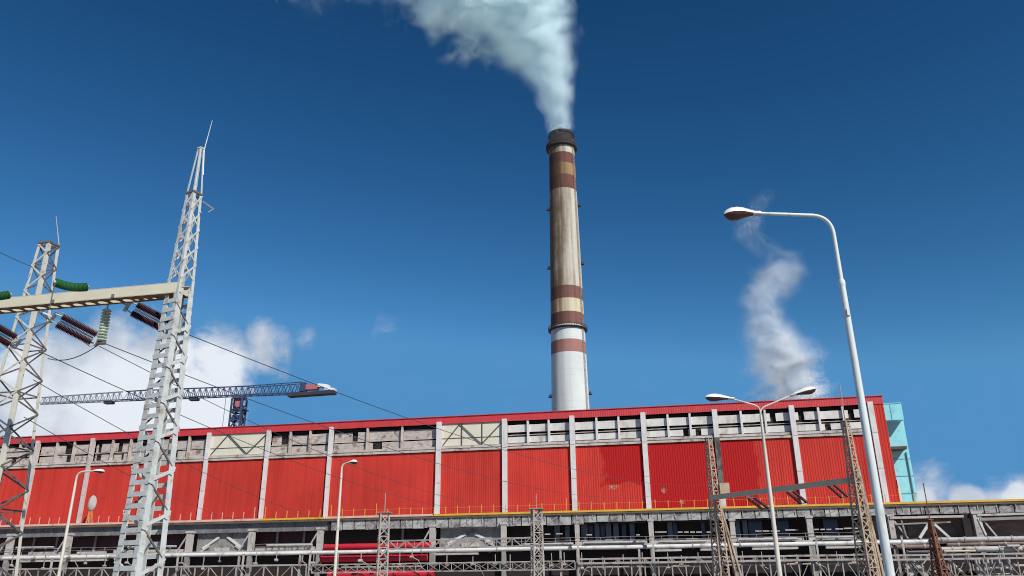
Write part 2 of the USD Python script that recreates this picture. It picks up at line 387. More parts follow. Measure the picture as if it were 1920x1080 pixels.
STREAK = (1.2, 1.2, 0.05)
M = {
    'ground': mat('ground', (0.22, 0.20, 0.18), 0.9, 0.25, 0.3, bump=0.4),
    'red': stained_red('red_cladding', []),
    'red_roof': mat('red_parapet', (0.50, 0.035, 0.04), 0.55, 0.12, 1.0, STREAK, dirt=(0.30, 0.03, 0.03), dirt_at=(0.6, 0.8)),
    'pilaster': mat('pale_concrete', (0.60, 0.57, 0.55), 0.7, 0.10, 0.8, dirt=(0.34, 0.32, 0.28), dirt_stretch=(1, 1, 0.2), dirt_at=(0.52, 0.8)),
    'pilaster_dirty': mat('rusty_concrete', (0.50, 0.44, 0.41), 0.8, 0.18, 0.8, dirt=(0.20, 0.14, 0.10), dirt_stretch=(1, 1, 0.2), dirt_at=(0.48, 0.72)),
    'pilaster_black': mat('sooty_concrete', (0.22, 0.19, 0.17), 0.8, 0.3, 0.8, dirt=(0.05, 0.04, 0.04), dirt_stretch=(1, 1, 0.3), dirt_at=(0.42, 0.6)),
    'white_panel': mat('white_panel', (0.58, 0.56, 0.52), 0.6, 0.12, 1.0, dirt=(0.30, 0.25, 0.20), dirt_stretch=(0.6, 0.6, 0.3), dirt_at=(0.48, 0.72)),
    'grey_panel': mat('grimy_panel', (0.43, 0.37, 0.33), 0.8, 0.28, 1.2, stretch=(1, 1, 3), dirt=(0.16, 0.10, 0.085), dirt_at=(0.52, 0.68), dirt_scale=0.8),
    'cream': mat('cream_panel', (0.62, 0.58, 0.46), 0.6, 0.06, 0.7, dirt=(0.40, 0.36, 0.26), dirt_at=(0.6, 0.85)),
    'sill': mat('sill_concrete', (0.46, 0.41, 0.36), 0.8, 0.2, 0.6, dirt=(0.20, 0.15, 0.12), dirt_at=(0.5, 0.7)),
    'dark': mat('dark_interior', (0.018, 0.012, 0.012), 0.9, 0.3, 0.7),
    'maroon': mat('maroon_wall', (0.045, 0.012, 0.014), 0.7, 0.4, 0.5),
    'brown_wall': mat('brown_wall', (0.21, 0.14, 0.115), 0.9, 0.35, 0.5, stretch=(1, 1, 2.5), dirt=(0.36, 0.28, 0.23), dirt_at=(0.55, 0.7)),
    'brace': mat('dark_brace', (0.06, 0.05, 0.045), 0.7, 0.2, 1.0),
    'roof': mat('roofing', (0.12, 0.11, 0.10), 0.9, 0.2, 0.5),
    'rust_lip': mat('rusty_lip', (0.11, 0.075, 0.05), 0.8, 0.3, 1.0),
    'tan_beam': mat('tan_beam', (0.56, 0.46, 0.34), 0.7, 0.12, 1.0, dirt=(0.28, 0.21, 0.15), dirt_at=(0.55, 0.75)),
    'ch_brown_top': mat('chimney_dark_red', (0.155, 0.055, 0.042), 0.75, 0.15, 0.15, STREAK, dirt=(0.07, 0.03, 0.022), dirt_stretch=(0.5, 0.5, 0.02), dirt_at=(0.45, 0.65), dirt_scale=0.5),
    'yellow': mat('yellow_paint', (0.62, 0.36, 0.035), 0.6, 0.15, 1.0, dirt=(0.30, 0.18, 0.05), dirt_at=(0.58, 0.8)),
    'salmon': mat('faded_paint', (0.62, 0.40, 0.33), 0.6, 0.12, 1.0, dirt=(0.36, 0.14, 0.10), dirt_at=(0.55, 0.8)),
    'fascia': mat('fascia_panel', (0.37, 0.37, 0.35), 0.8, 0.22, 1.0, dirt=(0.16, 0.14, 0.14), dirt_at=(0.46, 0.66), dirt_scale=0.9),
    'fascia_b': mat('fascia_panel_stained', (0.30, 0.29, 0.28), 0.8, 0.25, 1.3, dirt=(0.12, 0.10, 0.10), dirt_at=(0.44, 0.6), dirt_scale=1.1),
    'fascia_shaded': mat('fascia_shaded', (0.15, 0.145, 0.15), 0.8, 0.3, 0.8, stretch=(1, 1, 0.3)),  # concrete darkened to paint in the shade below the deck
    'concrete': mat('concrete', (0.42, 0.385, 0.35), 0.8, 0.16, 0.8, dirt=(0.18, 0.15, 0.14), dirt_at=(0.52, 0.72), dirt_scale=1.2),
    'grey_beam': mat('grey_beam', (0.24, 0.23, 0.22), 0.8, 0.2, 0.8, dirt=(0.10, 0.08, 0.07), dirt_at=(0.5, 0.7)),
    'window_blue': mat('blue_glazing', (0.018, 0.022, 0.05), 0.25, 0.3, 0.6),
    'window_grey': mat('grey_glazing', (0.10, 0.11, 0.14), 0.4, 0.3, 0.6),
    'white_pipe': mat('white_pipe', (0.64, 0.62, 0.59), 0.55, 0.1, 0.8, dirt=(0.30, 0.25, 0.21), dirt_at=(0.5, 0.72)),
    'grey_pipe': mat('lagged_pipe', (0.40, 0.38, 0.36), 0.6, 0.15, 0.8, dirt=(0.17, 0.13, 0.11), dirt_at=(0.52, 0.7)),
    'red_pipe': mat('red_pipe', (0.48, 0.015, 0.03), 0.45, 0.12, 0.8),
    'galv': mat('weathered_steel', (0.33, 0.295, 0.265), 0.7, 0.22, 1.5, dirt=(0.15, 0.10, 0.075), dirt_at=(0.52, 0.7)),
    'brown_steel': mat('brown_lattice_paint', (0.36, 0.27, 0.19), 0.7, 0.2, 1.5, dirt=(0.14, 0.09, 0.06), dirt_at=(0.5, 0.7)),
    'rust': mat('rusted_steel', (0.17, 0.065, 0.035), 0.85, 0.3, 1.5, dirt=(0.09, 0.035, 0.025), dirt_at=(0.5, 0.7)),
    'tower': mat('white_tower_paint', (0.50, 0.52, 0.50), 0.6, 0.10, 2.5, dirt=(0.30, 0.24, 0.17), dirt_at=(0.50, 0.72), dirt_scale=2.5),
    'tower_cream': mat('cream_tower_paint', (0.56, 0.53, 0.44), 0.55, 0.08, 2.5, dirt=(0.30, 0.22, 0.12), dirt_at=(0.54, 0.75), dirt_scale=2.5),
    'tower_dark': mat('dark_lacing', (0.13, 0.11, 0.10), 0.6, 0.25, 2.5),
    'beam_cream': mat('cream_beam_paint', (0.60, 0.56, 0.42), 0.55, 0.06, 1.5, dirt=(0.36, 0.28, 0.16), dirt_at=(0.58, 0.8)),
    'beam_shade': mat('shaded_plate', (0.16, 0.085, 0.045), 0.8, 0.3, 2.0),  # dark brown stands in for the shade under the beam
    'lamp_pole': mat('lamp_pole_paint', (0.58, 0.62, 0.60), 0.5, 0.08, 2.5, stretch=(1, 1, .3), dirt=(0.36, 0.35, 0.31), dirt_at=(0.52, 0.74), dirt_scale=3.0, dirt_stretch=(1, 1, .25)),
    'lamp_pole_warm': mat('cream_pole_paint', (0.60, 0.55, 0.46), 0.55, 0.08, 1.0, dirt=(0.36, 0.30, 0.23), dirt_at=(0.52, 0.74), dirt_scale=2.0, dirt_stretch=(1, 1, .25)),
    'lamp_head': mat('lamp_housing', (0.74, 0.74, 0.72), 0.35, 0.04, 2.0),
    'lamp_lens': mat('brown_lens', (0.06, 0.025, 0.018), 0.2, 0.2, 4.0),
    'insul_maroon': mat('maroon_porcelain', (0.055, 0.012, 0.020), 0.4, 0.1, 3.0),
    'insul_green': mat('green_glass', (0.035, 0.14, 0.045), 0.4, 0.15, 3.0),
    'insul_pale': mat('pale_green_glass', (0.45, 0.52, 0.38), 0.2, 0.15, 4.0, dirt=(0.20, 0.28, 0.20), dirt_at=(0.5, 0.7), dirt_scale=4.0),
    'fitting': mat('galvanised_fitting', (0.40, 0.42, 0.42), 0.4, 0.15, 4.0, metallic=0.4),
    'wire': mat('wire', (0.05, 0.055, 0.065), 0.5, 0.1, 1.0),
    'crane_blue': mat('crane_blue', (0.035, 0.055, 0.11), 0.5, 0.2, 0.5),
    'crane_pale': mat('crane_jib_grey', (0.17, 0.19, 0.22), 0.5, 0.2, 0.5),
    'crane_red': mat('crane_red', (0.40, 0.13, 0.14), 0.5, 0.2, 0.5),
    'crane_white': mat('crane_white', (0.75, 0.75, 0.74), 0.4, 0.05, 0.5),
    'counterweight': mat('counterweight', (0.035, 0.032, 0.045), 0.7, 0.2, 0.5),
    'cyan': mat('cyan_paint', (0.24, 0.62, 0.67), 0.55, 0.08, 0.4, dirt=(0.14, 0.42, 0.46), dirt_at=(0.5, 0.75)),
    'cyan_joint': mat('cyan_joint', (0.13, 0.38, 0.42), 0.6, 0.15, 0.6),
    'orange': mat('orange_paint', (0.50, 0.16, 0.04), 0.6, 0.2, 1.0),
    'ch_white': mat('chimney_white', (0.60, 0.62, 0.60), 0.7, 0.06, 0.15, STREAK, dirt=(0.44, 0.45, 0.43), dirt_stretch=(0.5, 0.5, 0.02), dirt_at=(0.5, 0.75), dirt_scale=0.5),
    'ch_beige': mat('chimney_beige', (0.47, 0.43, 0.35), 0.75, 0.12, 0.15, STREAK, dirt=(0.15, 0.10, 0.065), dirt_stretch=(0.5, 0.5, 0.012), dirt_at=(0.44, 0.64), dirt_scale=0.5),
    'ch_cream': mat('chimney_cream', (0.58, 0.51, 0.34), 0.75, 0.08, 0.15, STREAK, dirt=(0.30, 0.22, 0.13), dirt_stretch=(0.5, 0.5, 0.02), dirt_at=(0.52, 0.72), dirt_scale=0.5),
    'ch_amber': mat('chimney_amber', (0.31, 0.185, 0.08), 0.75, 0.12, 0.15, STREAK, dirt=(0.13, 0.07, 0.04), dirt_stretch=(0.5, 0.5, 0.02), dirt_at=(0.5, 0.68), dirt_scale=0.5),
    'ch_brown': mat('chimney_red_brown', (0.22, 0.085, 0.065), 0.75, 0.12, 0.15, STREAK, dirt=(0.10, 0.04, 0.03), dirt_stretch=(0.5, 0.5, 0.02), dirt_at=(0.5, 0.72), dirt_scale=0.5),
    'ch_pink': mat('chimney_faded_red', (0.33, 0.15, 0.125), 0.75, 0.10, 0.15, STREAK, dirt=(0.22, 0.09, 0.07), dirt_stretch=(0.5, 0.5, 0.02), dirt_at=(0.5, 0.72), dirt_scale=0.5),
    'ch_soot': mat('chimney_soot', (0.018, 0.013, 0.014), 0.85, 0.5, 0.4, STREAK, dirt=(0.07, 0.055, 0.045), dirt_at=(0.52, 0.7), dirt_scale=0.5),
    'ch_steel': mat('gallery_steel', (0.035, 0.026, 0.024), 0.7, 0.3, 0.6),
}


def sooted(name, clean, soot, amount):
    """Chimney paint, dirtied by soot on the side the wind blows it down: broad, ragged, running streaks."""
    c = np.array(clean)
    n = {'g': ('geometry', {}), 'nx': ('vector_math', {'math_type': 'dot_product', 'vector2': (-0.93, -0.37, 0)}),
         'm': ('mapping', {'scale': (0.55, 0.55, 0.018)}), 'a': ('noise_texture', {'scale': 1.0, 'detail': 7.0, 'roughness': 0.62}),
         'm2': ('mapping', {'scale': (0.12, 0.12, 0.08)}), 'b': ('noise_texture', {'scale': 1.0, 'detail': 6.0, 'roughness': 0.65}),
         's1': ('math', {'math_type': 'multiply_add', 'value2': 0.55, 'value3': amount}), 's2': ('math', {'math_type': 'multiply_add', 'value2': 1.5}), 's3': ('math', {'math_type': 'multiply_add', 'value2': 0.8}),
         'f': ('map_range', {'range_type': 'smoothstep', 'from_min': 1.05, 'from_max': 1.85, 'clamp': True}),
         'z': ('separate_xyz', {}), 'zf': ('math', {'math_type': 'modulo', 'value2': 2.5}), 'zr': ('map_range', {'from_min': 0.0, 'from_max': 0.22, 'to_min': 0.86, 'to_max': 1.0, 'clamp': True}),
         'v': ('rgb_ramp', {'ramp': [(0.3, tuple(c * 0.88)), (0.7, tuple(c * 1.08))]}), 'x': ('mix_color', {'b': soot}), 'r': ('vector_math', {'math_type': 'scale'}),
         'p': ('principled_bsdf', {'roughness': 0.8, 'specular_ior_level': 0.3})}
    l = [('g.normal', 'nx.vector1'), ('g.position', 'm.vector'), ('m.vector', 'a.vector'), ('g.position', 'm2.vector'), ('m2.vector', 'b.vector'),
         ('nx.value', 's1.value1'), ('a.fac', 's2.value1'), ('s1.value', 's2.value3'), ('b.fac', 's3.value1'), ('s2.value', 's3.value3'), ('s3.value', 'f.value'),
         ('b.fac', 'v.fac'), ('v.color', 'x.a'), ('f.result', 'x.fac'), ('g.position', 'z.vector'), ('z.z', 'zf.value1'), ('zf.value', 'zr.value'), ('x.result', 'r.vector1'), ('zr.result', 'r.scale'), ('r.vector', 'p.base_color')]
    return usdkit.material(stage, '/World/Looks/' + name, n, l, surface='p.BSDF')


for k_, c_, so_, am_ in (('ch_white', (0.60, 0.62, 0.60), (0.40, 0.40, 0.38), -0.15), ('ch_beige', (0.53, 0.49, 0.41), (0.12, 0.075, 0.045), 0.14), ('ch_cream', (0.56, 0.49, 0.34), (0.20, 0.12, 0.07), 0.0),
                         ('ch_amber', (0.34, 0.21, 0.10), (0.07, 0.035, 0.02), 0.22), ('ch_brown', (0.19, 0.088, 0.070), (0.09, 0.04, 0.03), 0.12), ('ch_brown_top', (0.15, 0.058, 0.044), (0.05, 0.024, 0.018), 0.12),
                         ('ch_pink', (0.33, 0.16, 0.135), (0.20, 0.10, 0.085), -0.1)):
    M[k_] = sooted('sooted_' + k_, c_, so_, am_)
# part of the camera-independent smoke: pale flakes that scatter the light through
M['smoke'] = usdkit.material(stage, '/World/Looks/smoke', {
    'd': ('diffuse_bsdf', {'color': (0.84, 0.97, 0.99)}), 't': ('translucent_bsdf', {'color': (0.84, 0.97, 0.99)}), 'x': ('mix_closure', {'fac': 0.40})},
    [('d.BSDF', 'x.closure1'), ('t.BSDF', 'x.closure2')], surface='x.closure')
M['steam'] = usdkit.material(stage, '/World/Looks/steam', {
    'd': ('diffuse_bsdf', {'color': (0.88, 0.89, 0.88)}), 't': ('translucent_bsdf', {'color': (0.88, 0.89, 0.88)}), 'x': ('mix_closure', {'fac': 0.3})},
    [('d.BSDF', 'x.closure1'), ('t.BSDF', 'x.closure2')], surface='x.closure')

# ------------------------------------------------------------------ ground
g = trimesh.creation.box((8000, 8000, 1.0))
g.apply_translation((0, 1500, -0.5))
gm = usdkit.mesh(stage, '/World/ground', g, M['ground'])
gm.GetPrim().SetCustomDataByKey('kind', 'structure')
gm.GetPrim().SetCustomDataByKey('label', 'flat grey yard of the plant')

# ------------------------------------------------------------------ the red hall
ZD, ZR0, ZS0, ZS1, ZC1, ZT = 13.2, 24.65, 24.65, 25.7, 29.6, 30.85       # deck, red top, sill, clerestory top, roof edge
PIL = [-107.0, -94.9, -82.8, -70.5, -58.2, -46.1, -33.8, -13.4, -1.5, 10.4, 22.6, 34.5, 46.9, 59.2]
ULEFT, URIGHT = -113.0, 61.3
hall = Thing('turbine_hall', 'long red clad power station hall with pale pilasters and a strip of high panels', 'building', origin=(0, 0, 0), hall=True)
stains = {9: stained_red('red_cladding_patch', [(15.5, 40, 18.5, 40, 0.5)], [(16.9, 17.8, 3.2, 1.7)]),
          10: stained_red('red_cladding_repaint', [(10, 60, 0, 40, 0.5)], [(25.2, 17.0, 1.7, 2.2), (28.0, 15.0, 2.2, 1.2)]),
          11: stained_red('red_cladding_half_patch', [(10, 40.3, 0, 40, 0.35)])}
edges = [ULEFT] + PIL + [URIGHT]
for i in range(len(edges) - 1):
    a, b = edges[i], edges[i + 1]
    k = i - 1                                     # bay k lies right of pilaster k
    a2, b2 = (a + 0.3 if i else a), (b - 0.3 if i < len(edges) - 2 else b)
    top = ZR0 if i < len(edges) - 2 else ZC1 - 0.003
    hall.part('wall_panel', corrugated(a2, b2, ZD, top, 0.0, depth=0.045 if k >= 9 else 0.022 if k >= 7 else 0.007), stains.get(k, M['red']))
for k, u in enumerate(PIL):
    hw = 0.33 if k < 7 else 0.42
    m_ = M['pilaster_dirty'] if k in (1, 2, 3) else M['pilaster_black'] if k == 11 else M['pilaster']
    if k == 11:                                   # the sooty one is pale at its head and foot
        hall.part('pilaster', [bx(u - hw, u + hw, -0.55, 0.25, ZD, 16.6)], M['pilaster_dirty'])
        hall.part('pilaster', [bx(u - hw, u + hw, -0.55, 0.25, 16.6, 25.2)], m_, label='soot blackened middle of a pilaster')
        hall.part('pilaster', [bx(u - hw, u + hw, -0.55, 0.25, 25.2, 29.9)], M['pilaster'])
    else:
        hall.part('pilaster', bx(u - hw, u + hw, -0.55, 0.25, ZD, 29.95), m_)
    if k not in (11,):
        for z in (19.2, 24.9):
            hall.part('pilaster_joint', bx(u - hw - 0.03, u + hw + 0.03, -0.58, -0.45, z, z + 0.12), M['sill'])
# parapet and roof
hall.part('parapet', corrugated(ULEFT, 12, ZC1, ZT, -0.12, depth=0.006), M['red_roof'])
hall.part('parapet', corrugated(12.01, URIGHT, ZC1, ZT, -0.12, depth=0.022), M['red_roof'])
hall.part('coping', bx(ULEFT - 0.1, URIGHT + 0.1, -0.28, 0.4, ZT, ZT + 0.12), M['red_roof'])
hall.part('roof', bx(ULEFT, URIGHT, 0.4, 44.0, ZT - 0.9, ZT - 0.1), M['roof'])
hall.part('end_wall', bx(URIGHT - 0.35, URIGHT - 0.003, 0.07, 44.0, 0, ZT - 0.9), M['red_roof'])
hall.part('end_wall', bx(ULEFT + 0.003, ULEFT + 0.35, 0.07, 44.0, 0, ZT - 0.9), M['red_roof'])
hall.part('rear_wall', bx(ULEFT + 0.35, URIGHT - 0.35, 43.6, 44.0, 0, ZT - 0.9), M['red_roof'])
hall.part('corner_post', bx(URIGHT + 0.0, URIGHT + 0.30, -0.2, 0.05, ZD, 17.5), M['pilaster'])
# the strip of panels under the roof
for k in range(-1, len(PIL) - 1):
    a, b = (PIL[k] + (0.33 if k < 7 else 0.42) if k >= 0 else ULEFT), PIL[k + 1] - (0.33 if k + 1 < 7 else 0.42)
    left = k < 7
    if k in (4, 7):                               # closed with cream sheets, bracing in front
        n = 3
        for j in range(n):
            x0, x1 = a + (b - a) * j / n, a + (b - a) * (j + 1) / n
            hall.part('cream_sheet', bx(x0 + 0.02, x1 - 0.02, 0.12, 0.2, ZS1, ZC1), M['cream'])
            if k == 7:
                hall.part('sheet_post', bx(x1 - 0.06, x1 + 0.06, -0.05, 0.1, ZS1, ZC1), M['brace'])
        zig = [(0.02, ZS1 + .1), (0.30, ZC1 - .1), (0.66, ZS1 + .1), (0.98, ZC1 - .3)]
        for (p, z0), (q, z1) in zip(zig[:-1], zig[1:]):
            hall.part('diagonal_brace', bar((a + (b - a) * p, -0.06, z0), (a + (b - a) * q, -0.06, z1), 0.12 if p == 0.3 else 0.07, 0.14), M['brace'])
        hall.part('sheet_rail', bx(a, b, 0.02, 0.09, ZS1 + 1.3, ZS1 + 1.36), M['brace'])
    else:
        n = 3 if (b - a) < 15 else 3
        hall.part('recess_back', bx(a, b, 0.9, 1.0, ZS1, ZC1), M['dark'])
        cut = [a + (b - a) * j / n for j in range(n + 1)]
        for j in range(n):
            x0, x1 = cut[j] + 0.17, cut[j + 1] - 0.17
            x0 = a if j == 0 else x0
            x1 = b if j == n - 1 else x1
            rows = ((27.62, 28.95), (25.82, 26.85)) if not left else ((27.35, 28.95), (25.72, 26.95))
            for r, (z0, z1) in enumerate(rows):
                pm = M['white_panel'] if not left else M['grey_panel']
                segs = [(x0, x1)]
                hole = rng.random()
                if left and hole < 0.36:            # broken panels leave dark gaps
                    c = x0 + (x1 - x0) * rng.uniform(0.2, 0.8)
                    w_ = rng.uniform(0.25, 0.9)
                    segs = [(x0, c - w_), (c + w_, x1)]
                elif not left and (k, j, r) in ((10, 2, 1), (10, 1, 1), (11, 2, 0), (12, 0, 0), (12, 1, 1), (12, 2, 0)):
                    c = x0 + (x1 - x0) * (0.3 if (k, j, r) != (10, 1, 1) else 0.8)
                    segs = [(x0, c - 0.45), (c + 0.45, x1)]
                for s0, s1 in segs:
                    if s1 - s0 < 0.15:
                        continue
                    dy = rng.uniform(-0.03, 0.05) + (rng.uniform(0, 0.25) if left else 0)
                    pn = bx(s0, s1, 0.42 + dy, 0.5 + dy, z0 + rng.uniform(-.04, .04) - (0.12 if left else 0) * rng.random(), z1 + rng.uniform(-.04, .04))
                    if left:
                        pn.apply_transform(trimesh.transformations.rotation_matrix(rng.normal(0, 0.006), (0, 1, 0), pn.centroid))
                    hall.part('panel', pn, pm)
            hall.part('panel_rail', bx(x0, x1, 0.36, 0.41, 27.1, 27.22), M['sill'])
            if j:
                hall.part('mullion', bx(cut[j] - 0.17, cut[j] + 0.17, -0.1, 0.5, ZS1 - 0.25, ZC1 - 0.1), M['pilaster'] if not left else M['sill'])
    hall.part('sill', bx(a, b, -0.22, 1.0, ZS0 + 0.55, ZS1 - 0.1), M['sill'] if left else M['pilaster_dirty'])
    hall.part('sill', bx(a, b, -0.30, 0.6, ZS0 + 0.06, ZS0 + 0.42), M['sill'])
    hall.part('sill_web', bx(a, b, 0.0, 0.5, ZS0 + 0.42, ZS0 + 0.55), M['dark'])
# ------------------------------------------------------------------ annex in front of the hall
W = 4.0                                            # its face stands this far in front of the hall's wall
ann = Thing('concrete_annex', 'low grimy concrete annex with open bays and panelled fascia below the red hall', 'building', origin=(0, -W, 0), hall=True)
UA0, UA1 = -113.0, 96.0
ann.part('deck', bx(UA0, UA1, -W + 0.02, -0.6, 13.05, 13.2), M['concrete'])
ann.part('deck', bx(URIGHT + 0.4, UA1, -0.597, 12.0, 13.05, 13.2), M['concrete'])
UY = H(490, 966, W)[0]                             # yellow paint begins here, faded pink to its left
zk = lambda u: 13.78 if u < UY else 13.66
ann.part('deck_edge', bx(UA0, UY, -W - 0.25, -W + 0.017, 13.42, 13.76), M['salmon'], label='faded pink kerb beam of the walkway')
ann.part('deck_edge', bx(UY, H(608, 969, W)[0], -W - 0.25, -W + 0.017, 13.40, 13.70), M['yellow'])
ann.part('deck_edge', bx(H(608, 969, W)[0] + 0.2, H(812, 960, W)[0], -W - 0.27, -W + 0.017, 13.42, 13.76), M['salmon'])
ann.part('deck_edge', bx(H(812, 960, W)[0] + 0.2, UA1, -W - 0.25, -W + 0.017, 13.40, 13.70), M['yellow'])
ann.part('deck_lip', bx(UA0, UA1, -W - 0.18, -W + 0.0, 13.043, 13.397), M['rust_lip'])
# fascia: plain on the left with deck shade in its colour, panels further right
UF = H(615, 980, W)[0]
ann.part('fascia_girder', bx(UA0, UF, -W + 0.55, -W + 0.75, 11.55, 13.04), M['fascia_shaded'], label='plain dark girder set back under the walkway')
u = UA0 + 1
while u < UF:
    ann.part('girder_rib', bx(u, u + 0.12, -W + 0.45, -W + 0.55, 11.6, 13.0), M['fascia_shaded'])
    u += 2.05
u, k = UF + 0.6, 0
while u < UA1 - 2:
    wd = 1.92 + rng.uniform(-0.05, 0.05)
    dy, z0 = rng.uniform(-0.03, 0.03), (11.55 if u < 12 else 11.85) + rng.uniform(-0.05, 0.05)
    ann.part('fascia_panel', bx(u, u + wd, -W + 0.06 + dy, -W + 0.16 + dy, z0, 13.02), M['fascia_b'] if (k * 7) % 5 < 2 or u > 62 else M['fascia'])
    if k % 3 != 1:
        ann.part('panel_brace', bar((u + 0.15, -W + 0.02 + dy, z0 + 0.25), (u + wd - 0.15, -W + 0.02 + dy, 12.85), 0.05, 0.10), M['galv'])
    u += wd + 0.14
    k += 1
for u in np.arange(UF + 14, UA1 - 2, 2.6):
    ann.part('fascia_post', bx(u, u + .09, -W - .08, -W + .0, 11.9 + rng.uniform(0, .5), 13.04), M['concrete'])
ann.part('fascia_back', bx(UF, UA1, -W + 0.3, -W + 0.5, 11.6, 13.04), M['dark'])
# back wall of the open bays
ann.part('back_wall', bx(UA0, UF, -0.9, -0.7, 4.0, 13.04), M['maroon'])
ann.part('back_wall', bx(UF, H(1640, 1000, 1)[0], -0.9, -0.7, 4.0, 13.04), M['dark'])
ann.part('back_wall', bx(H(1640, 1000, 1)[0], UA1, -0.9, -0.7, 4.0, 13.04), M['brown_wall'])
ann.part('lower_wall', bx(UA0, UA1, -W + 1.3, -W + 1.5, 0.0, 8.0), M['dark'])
ann.part('ledge', bx(UA0, H(1640, 1020, W)[0], -W - 0.5, -1.0, 8.05, 8.45), M['concrete'])
ann.part('ledge', bx(H(1640, 1020, W)[0] + 0.1, UA1, -W - 0.3, -1.0, 8.05, 8.35), M['grey_beam'])
# glazing posts in the bays
for px in (108, 65, 180, 520, 570, 755, 905):
    p = H(px, 1010, 1.4)
    ann.part('bay_post', bx(p[0] - 0.18, p[0] + 0.18, -1.5, -1.3, 8.45, 13.04), M['grey_beam'])
for px0, px1, m_ in ((1090, 1102, 'window_grey'), (1104, 1112, 'window_blue'), (1115, 1124, 'window_grey'), (1126, 1134, 'window_blue'), (1136, 1146, 'window_grey'), (1150, 1160, 'window_grey'), (1166, 1174, 'window_blue'), (1181, 1190, 'window_grey'),
                     (1252, 1261, 'window_grey'), (1262, 1270, 'window_blue'), (1315, 1322, 'window_blue'), (1380, 1388, 'window_grey'), (1393, 1402, 'window_grey'), (1404, 1430, 'window_blue'), (1448, 1480, 'window_blue'), (1545, 1572, 'window_blue'), (1060, 1068, 'window_grey'), (1040, 1050, 'window_grey')):
    a, b = H(px0, 995, 1.6)[0], H(px1, 995, 1.6)[0]
    ann.part('glazing_panel', bx(a, b, -1.7, -1.55, 8.45, 12.6), M[m_])
for px0, px1, py in ((1022, 1032, 1002), (1043, 1055, 1001), (1100, 1110, 1003), (1193, 1200, 1003), (1228, 1250, 998), (1271, 1280, 998), (1283, 1291, 998), (1294, 1303, 998), (1305, 1316, 998), (1325, 1334, 998), (1416, 1428, 996), (1430, 1442, 996), (1445, 1462, 996),
                     (1472, 1496, 994), (1526, 1535, 993), (1538, 1546, 993), (1549, 1558, 993), (1566, 1580, 992), (1582, 1596, 991), (1598, 1608, 991)):
    a, b = H(px0, py, 2.6), H(px1, py, 2.6)
    ann.part('cable_tray', bx(a[0], b[0], -2.9, -2.5, a[2] - 0.09, a[2] + 0.09), M['concrete'])
# free standing columns of the annex with a leaning strut each
for px, py0, py1, wd, strut in ((23, 1005, 1038, 12, -1), (131, 1004, 1037, 12, -1), (358, 1000, 1033, 12, -1), (474, 996, 1031, 11, -1), (602, 993, 1030, 11, -1), (812, 988, 1028, 11, -1), (945, 984, 1026, 10, 0), (1082, 982, 1024, 8, 0), (1220, 978, 1022, 9, 0),
                               (1372, 977, 1018, 9, 0), (1516, 972, 1012, 10, 0), (1668, 969, 1012, 9, 1), (1829, 964, 1008, 13, 1)):
    t, b = H(px, py0, W - 0.2), H(px, py1, W - 0.2)
    h = wd * 0.085 / 2
    u = t[0]
    ann.part('column', bx(u - h, u + h, -W - 0.3, -W + 0.5, 8.45, t[2]), M['concrete'])
    ann.part('column_head', bx(u - h * 1.35, u + h * 1.35, -W - 0.42, -W + 0.54, t[2], t[2] + 0.35), M['concrete'])
    if strut:
        ann.part('strut', bar((u + strut * h, -W - 0.1, t[2] - 0.5), (u + strut * (h + 1.6), -W - 0.1, 8.45), 0.22), M['concrete'])
    ann.part('column', bx(u - h * 0.8, u + h * 0.8, -W - 0.25, -W + 0.4, 0.0, 8.05), M['grey_beam'])
# portals with roof-like struts
for pa, pb, top in ((372, 470, 998), (826, 940, 992)):
    a, b, z1 = H(pa, 1000, 2.6)[0], H(pb, 1000, 2.6)[0], H(pa, top, 2.6)[2]
    ann.part('portal_panel', bx(a, b, -2.6, -2.4, 8.45, z1), M['grey_beam'])
    ann.part('portal_rail', bx(a, b, -3.0, -2.61, z1, z1 + 0.18), M['concrete'])
    c, s = (a + b) / 2, (b - a) / 2
    for sg in (-1, 1):
        ann.part('portal_strut', bar((c + sg * s * 0.75, -2.75, 9.0), (c + sg * s * 0.15, -2.75, z1 - 0.9), 0.2, 0.4), M['white_panel'])
        ann.part('portal_strut', bar((c + sg * s * 0.80, -2.80, 8.5), (c + sg * s * 0.5, -2.80, 9.4), 0.2, 0.3), M['concrete'])
    ann.part('portal_block', bx(c - s * 0.28, c + s * 0.28, -3.0, -2.62, 8.45, 9.1), M['concrete'])
for px0, px1 in ((1086, 1214), (1226, 1338), (1376, 1508), (1524, 1606), (480, 594), (270, 346)):
    ann.part('ledge_wall', bx(H(px0, 1014, 3.9)[0], H(px1, 1014, 3.9)[0], -3.9, -3.75, 8.453, 8.95), M['concrete'])
# machinery boxes standing along the ledge, right half
for px0, px1, h in ((1090, 1100, .9), (1112, 1130, .7), (1135, 1150, 1.0), (1156, 1168, .8), (1172, 1196, .6), (1226, 1240, .5), (1243, 1262, .9), (1268, 1284, .6), (1287, 1308, .8), (1312, 1326, .6), (1376, 1396, .7), (1398, 1430, .6), (1432, 1450, .8), (1456, 1490, .6), (1530, 1552, .9), (1556, 1600, .7), (60, 116, .6), (218, 250, .7), (150, 200, .45), (300, 345, .6), (488, 590, .7)):
    a, b = H(px0, 1014, 3.2)[0], H(px1, 1014, 3.2)[0]
    ann.part('ledge_box', bx(a, b, -3.5, -2.7, 8.453, 8.62 + h * .55), M['concrete'] if (px0 // 3) % 2 else M['grey_pipe'])
